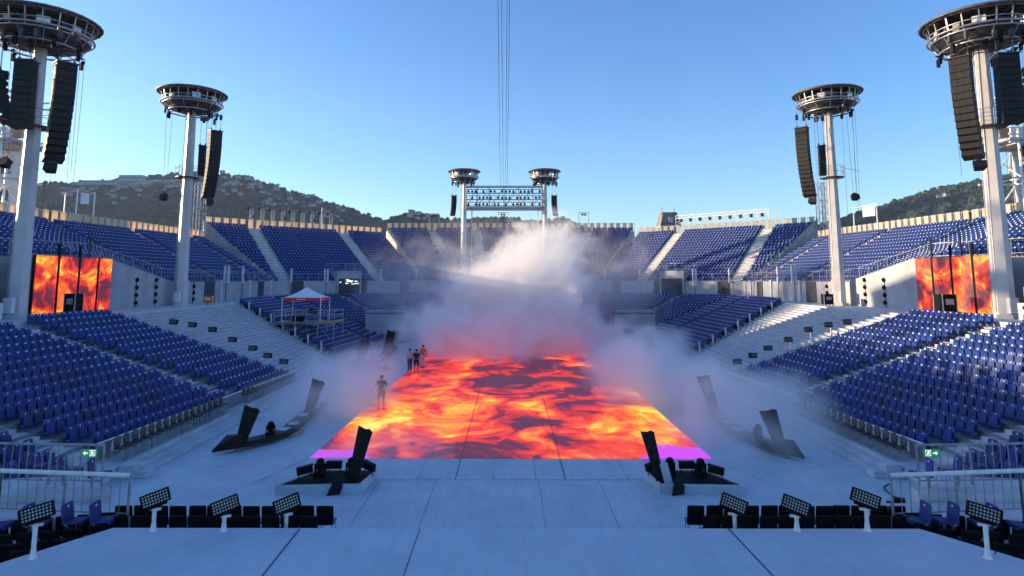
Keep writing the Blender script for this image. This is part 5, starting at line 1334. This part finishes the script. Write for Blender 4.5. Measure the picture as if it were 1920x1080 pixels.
ridL = [(-1.1, 470), (-.95, 330), (-.86, 235), (-.79, 190), (-.73, 186), (-.638, 190), (-.563, 200), (-.47, 208), (-.41, 198), (-.385, 183), (-.334, 170), (-.291, 152), (-.232, 130), (-.203, 119), (-.17, 96), (-.12, 70)]  # left end, out of view, raised to throw the visible slope into shade
PL = hill('hill', 'long wooded hillside with scattered houses', ridL, 1200, 420, -1.05, -.125, 22, 1.0, 17000, 3.4)
ridM = [(-.30, 60), (-.21, 88), (-.182, 100), (-.135, 104), (-.10, 96), (-.04, 96), (.0, 98), (.04, 92), (.08, 97), (.11, 88), (.16, 66), (.2, 40)]
PM = hill('hill', 'low wooded ridge behind the far end', ridM, 950, 500, -.29, .19, 10, 2.0, 4500, 3.2)
ridR = [(.40, 55), (.46, 74), (.517, 91), (.573, 107), (.641, 127), (.701, 139), (.736, 144), (.9, 175), (1.1, 190)]
PR = hill('hill', 'steep wooded hillside beyond the sunlit rim', ridR, 900, 380, .41, 1.0, 12, 3.0, 12000, 3.0)
def house_mesh():
    b = MB(); b.box((0, 0, 3), (9, 8, 6)); hw, hl = 5.0, 4.6
    b.add([(-hw, -hl, 5.9), (hw, -hl, 5.9), (hw, hl, 5.9), (-hw, hl, 5.9), (-hw, 0, 8.8), (hw, 0, 8.8)], [(0, 1, 5, 4), (2, 3, 4, 5), (1, 2, 5), (3, 0, 4), (3, 2, 1, 0)], 1)
    for i in range(3):
        for j in range(2): b.box((-3 + i * 3, -4.02, 1.7 + 2.6 * j), (1.2, .1, 1.4), mi=2)
    return b
hp = None
spots = []
for _ in range(46): spots.append((PL, random.uniform(-.70, -.50), random.uniform(.60, .80)))
for _ in range(64): spots.append((PL, random.uniform(-.48, -.26), random.uniform(.62, .96)))
for _ in range(7): spots.append((PM, random.uniform(-.16, -.12), random.uniform(.84, .95)))
for _ in range(2): spots.append((PR, random.uniform(.64, .70), random.uniform(.72, .78)))
for P_, a, t_ in spots:
    p = P_(a, t_) + Vector((0, -9, 3.5))
    if hp is None: o = hp = house_mesh().build('house', [M['house'], M['roof'], M['window']])
    else: o = hp.copy(); COL.objects.link(o)
    o.location = p; o.rotation_euler = (0, 0, random.uniform(-.5, .5)); q = random.uniform(.38, .8); o.scale = (q * random.uniform(.9, 1.5), q, q * random.uniform(.8, 1.1))
    tag(o, 'small pale house with a brown roof scattered among trees on the far hills', 'house', 'pale houses scattered on the far wooded hills')
t = thing('hillside_hotel', 'long pale terraced building high on the left hill', 'building', tuple(PL(-.61, .86)))
c0 = PL(-.61, .86) + Vector((0, -18, 6)); b = MB()
b.box(c0, (118, 10, 8)); b.box(c0 + Vector((22, 3, 8)), (40, 10, 11)); b.box(c0 + Vector((80, 2, 3)), (46, 9, 5)); b.box(c0 + Vector((-10, -2, -2)), (126, 12, 5)); b.build('walls', M['house'], t)
b = MB()
for k in range(26): b.box(c0 + Vector((-54 + k * 4.2, -5.1, 1)), (2.2, .3, 2.4))
for k in range(9): b.box(c0 + Vector((5 + k * 4.2, -2.1, 9)), (2.0, .3, 2.4))
b.build('windows', M['window'], t)

# ------------------------------------------------------------------ stage smoke
def smoke_material():
    m = bpy.data.materials.new('stage smoke'); m.use_nodes = True; t = m.node_tree; N = t.nodes; L = t.links
    N.remove(N['Principled BSDF']); out = N['Material Output']
    v = N.new('ShaderNodeVolumePrincipled'); v.inputs['Color'].default_value = (.97, .97, .975, 1); v.inputs['Anisotropy'].default_value = .0
    tc = N.new('ShaderNodeTexCoord')
    nz = N.new('ShaderNodeTexNoise'); nz.inputs['Scale'].default_value = .23; nz.inputs['Detail'].default_value = 7; nz.inputs['Roughness'].default_value = .66; nz.inputs['Distortion'].default_value = 1.1
    L.new(tc.outputs['Object'], nz.inputs['Vector'])
    blobs = [((.3, 66, 1.0), (10.6, 12.5, 4.6), .42), ((.8, 72, 5.0), (8.4, 10, 5.8), .32), ((3.6, 75, 9.6), (5.8, 7.0, 5.4), .28), ((-6.2, 64, 2.0), (4.3, 7.5, 3.5), .32), ((0, 86, 4.5), (26, 17, 10), .034),
             ((8.2, 40, .9), (3.8, 11, 2.3), .28), ((11.2, 33, .8), (4.0, 8.5, 2.1), .22), ((10.8, 49, 1.4), (4.6, 8, 2.6), .16), ((8.6, 28, .5), (2.6, 3.5, 1.2), .16),
             ((-9.9, 39, 1.0), (3.4, 10, 2.3), .17), ((-8.2, 34.5, .8), (2.8, 4.5, 1.7), .17), ((-4.6, 26, .4), (3, 2.2, .9), .14)]
    tot = None
    for c, r, k in blobs:
        su = N.new('ShaderNodeVectorMath'); su.operation = 'SUBTRACT'; su.inputs[1].default_value = c; L.new(tc.outputs['Object'], su.inputs[0])
        di = N.new('ShaderNodeVectorMath'); di.operation = 'DIVIDE'; di.inputs[1].default_value = r; L.new(su.outputs[0], di.inputs[0])
        le = N.new('ShaderNodeVectorMath'); le.operation = 'LENGTH'; L.new(di.outputs[0], le.inputs[0])
        # break the outline with noise
        ad = N.new('ShaderNodeMath'); ad.operation = 'MULTIPLY_ADD'; ad.inputs[1].default_value = -2.4; L.new(nz.outputs['Fac'], ad.inputs[0]); L.new(le.outputs['Value'], ad.inputs[2])
        mr = N.new('ShaderNodeMapRange'); mr.interpolation_type = 'SMOOTHSTEP'; mr.inputs['From Min'].default_value = -.17; mr.inputs['From Max'].default_value = -.68; mr.inputs['To Max'].default_value = k
        L.new(ad.outputs[0], mr.inputs['Value'])
        if tot is None: tot = mr.outputs[0]
        else:
            a = N.new('ShaderNodeMath'); a.operation = 'ADD'; L.new(tot, a.inputs[0]); L.new(mr.outputs[0], a.inputs[1]); tot = a.outputs[0]
    L.new(tot, v.inputs['Density']); L.new(v.outputs[0], out.inputs['Volume'])
    m.cycles.volume_step_rate = .2
    return m
SM = smoke_material()
def smoke(x0, x1, y0, y1, z0, z1, label):
    b = MB(); b.prism([(x0, y0), (x1, y0), (x1, y1), (x0, y1)], z0, z1); o = b.build('smoke', SM); tag(o, label, 'smoke', None, 'stuff')
smoke(-19, 19, 52, 98.4, .06, 15.5, 'thick cloud of stage smoke rising over the far half of the floor')
smoke(3.2, 16.5, 25, 51.9, .06, 6.0, 'low smoke drifting over the right side of the floor')
smoke(-15.5, -2.2, 24.2, 51.9, .06, 5.5, 'thin low smoke over the left side of the floor')
sc.cycles.volume_max_steps = 512

# ------------------------------------------------------------------ evening haze
hz = bpy.data.materials.new('haze air'); hz.use_nodes = True; t_ = hz.node_tree; t_.nodes.remove(t_.nodes['Principled BSDF'])
pv = t_.nodes.new('ShaderNodeVolumePrincipled'); pv.inputs['Color'].default_value = (.62, .80, 1, 1); pv.inputs['Density'].default_value = .00010; pv.inputs['Anisotropy'].default_value = .2
t_.links.new(pv.outputs[0], t_.nodes['Material Output'].inputs['Volume'])
hz.cycles.homogeneous_volume = True
b = MB(); b.prism([(-2400, -310), (2400, -310), (2400, 2400), (-2400, 2400)], -6, 262); o = b.build('haze', hz); o['kind'] = 'stuff'; o['label'] = 'thin evening haze over the arena and hills'
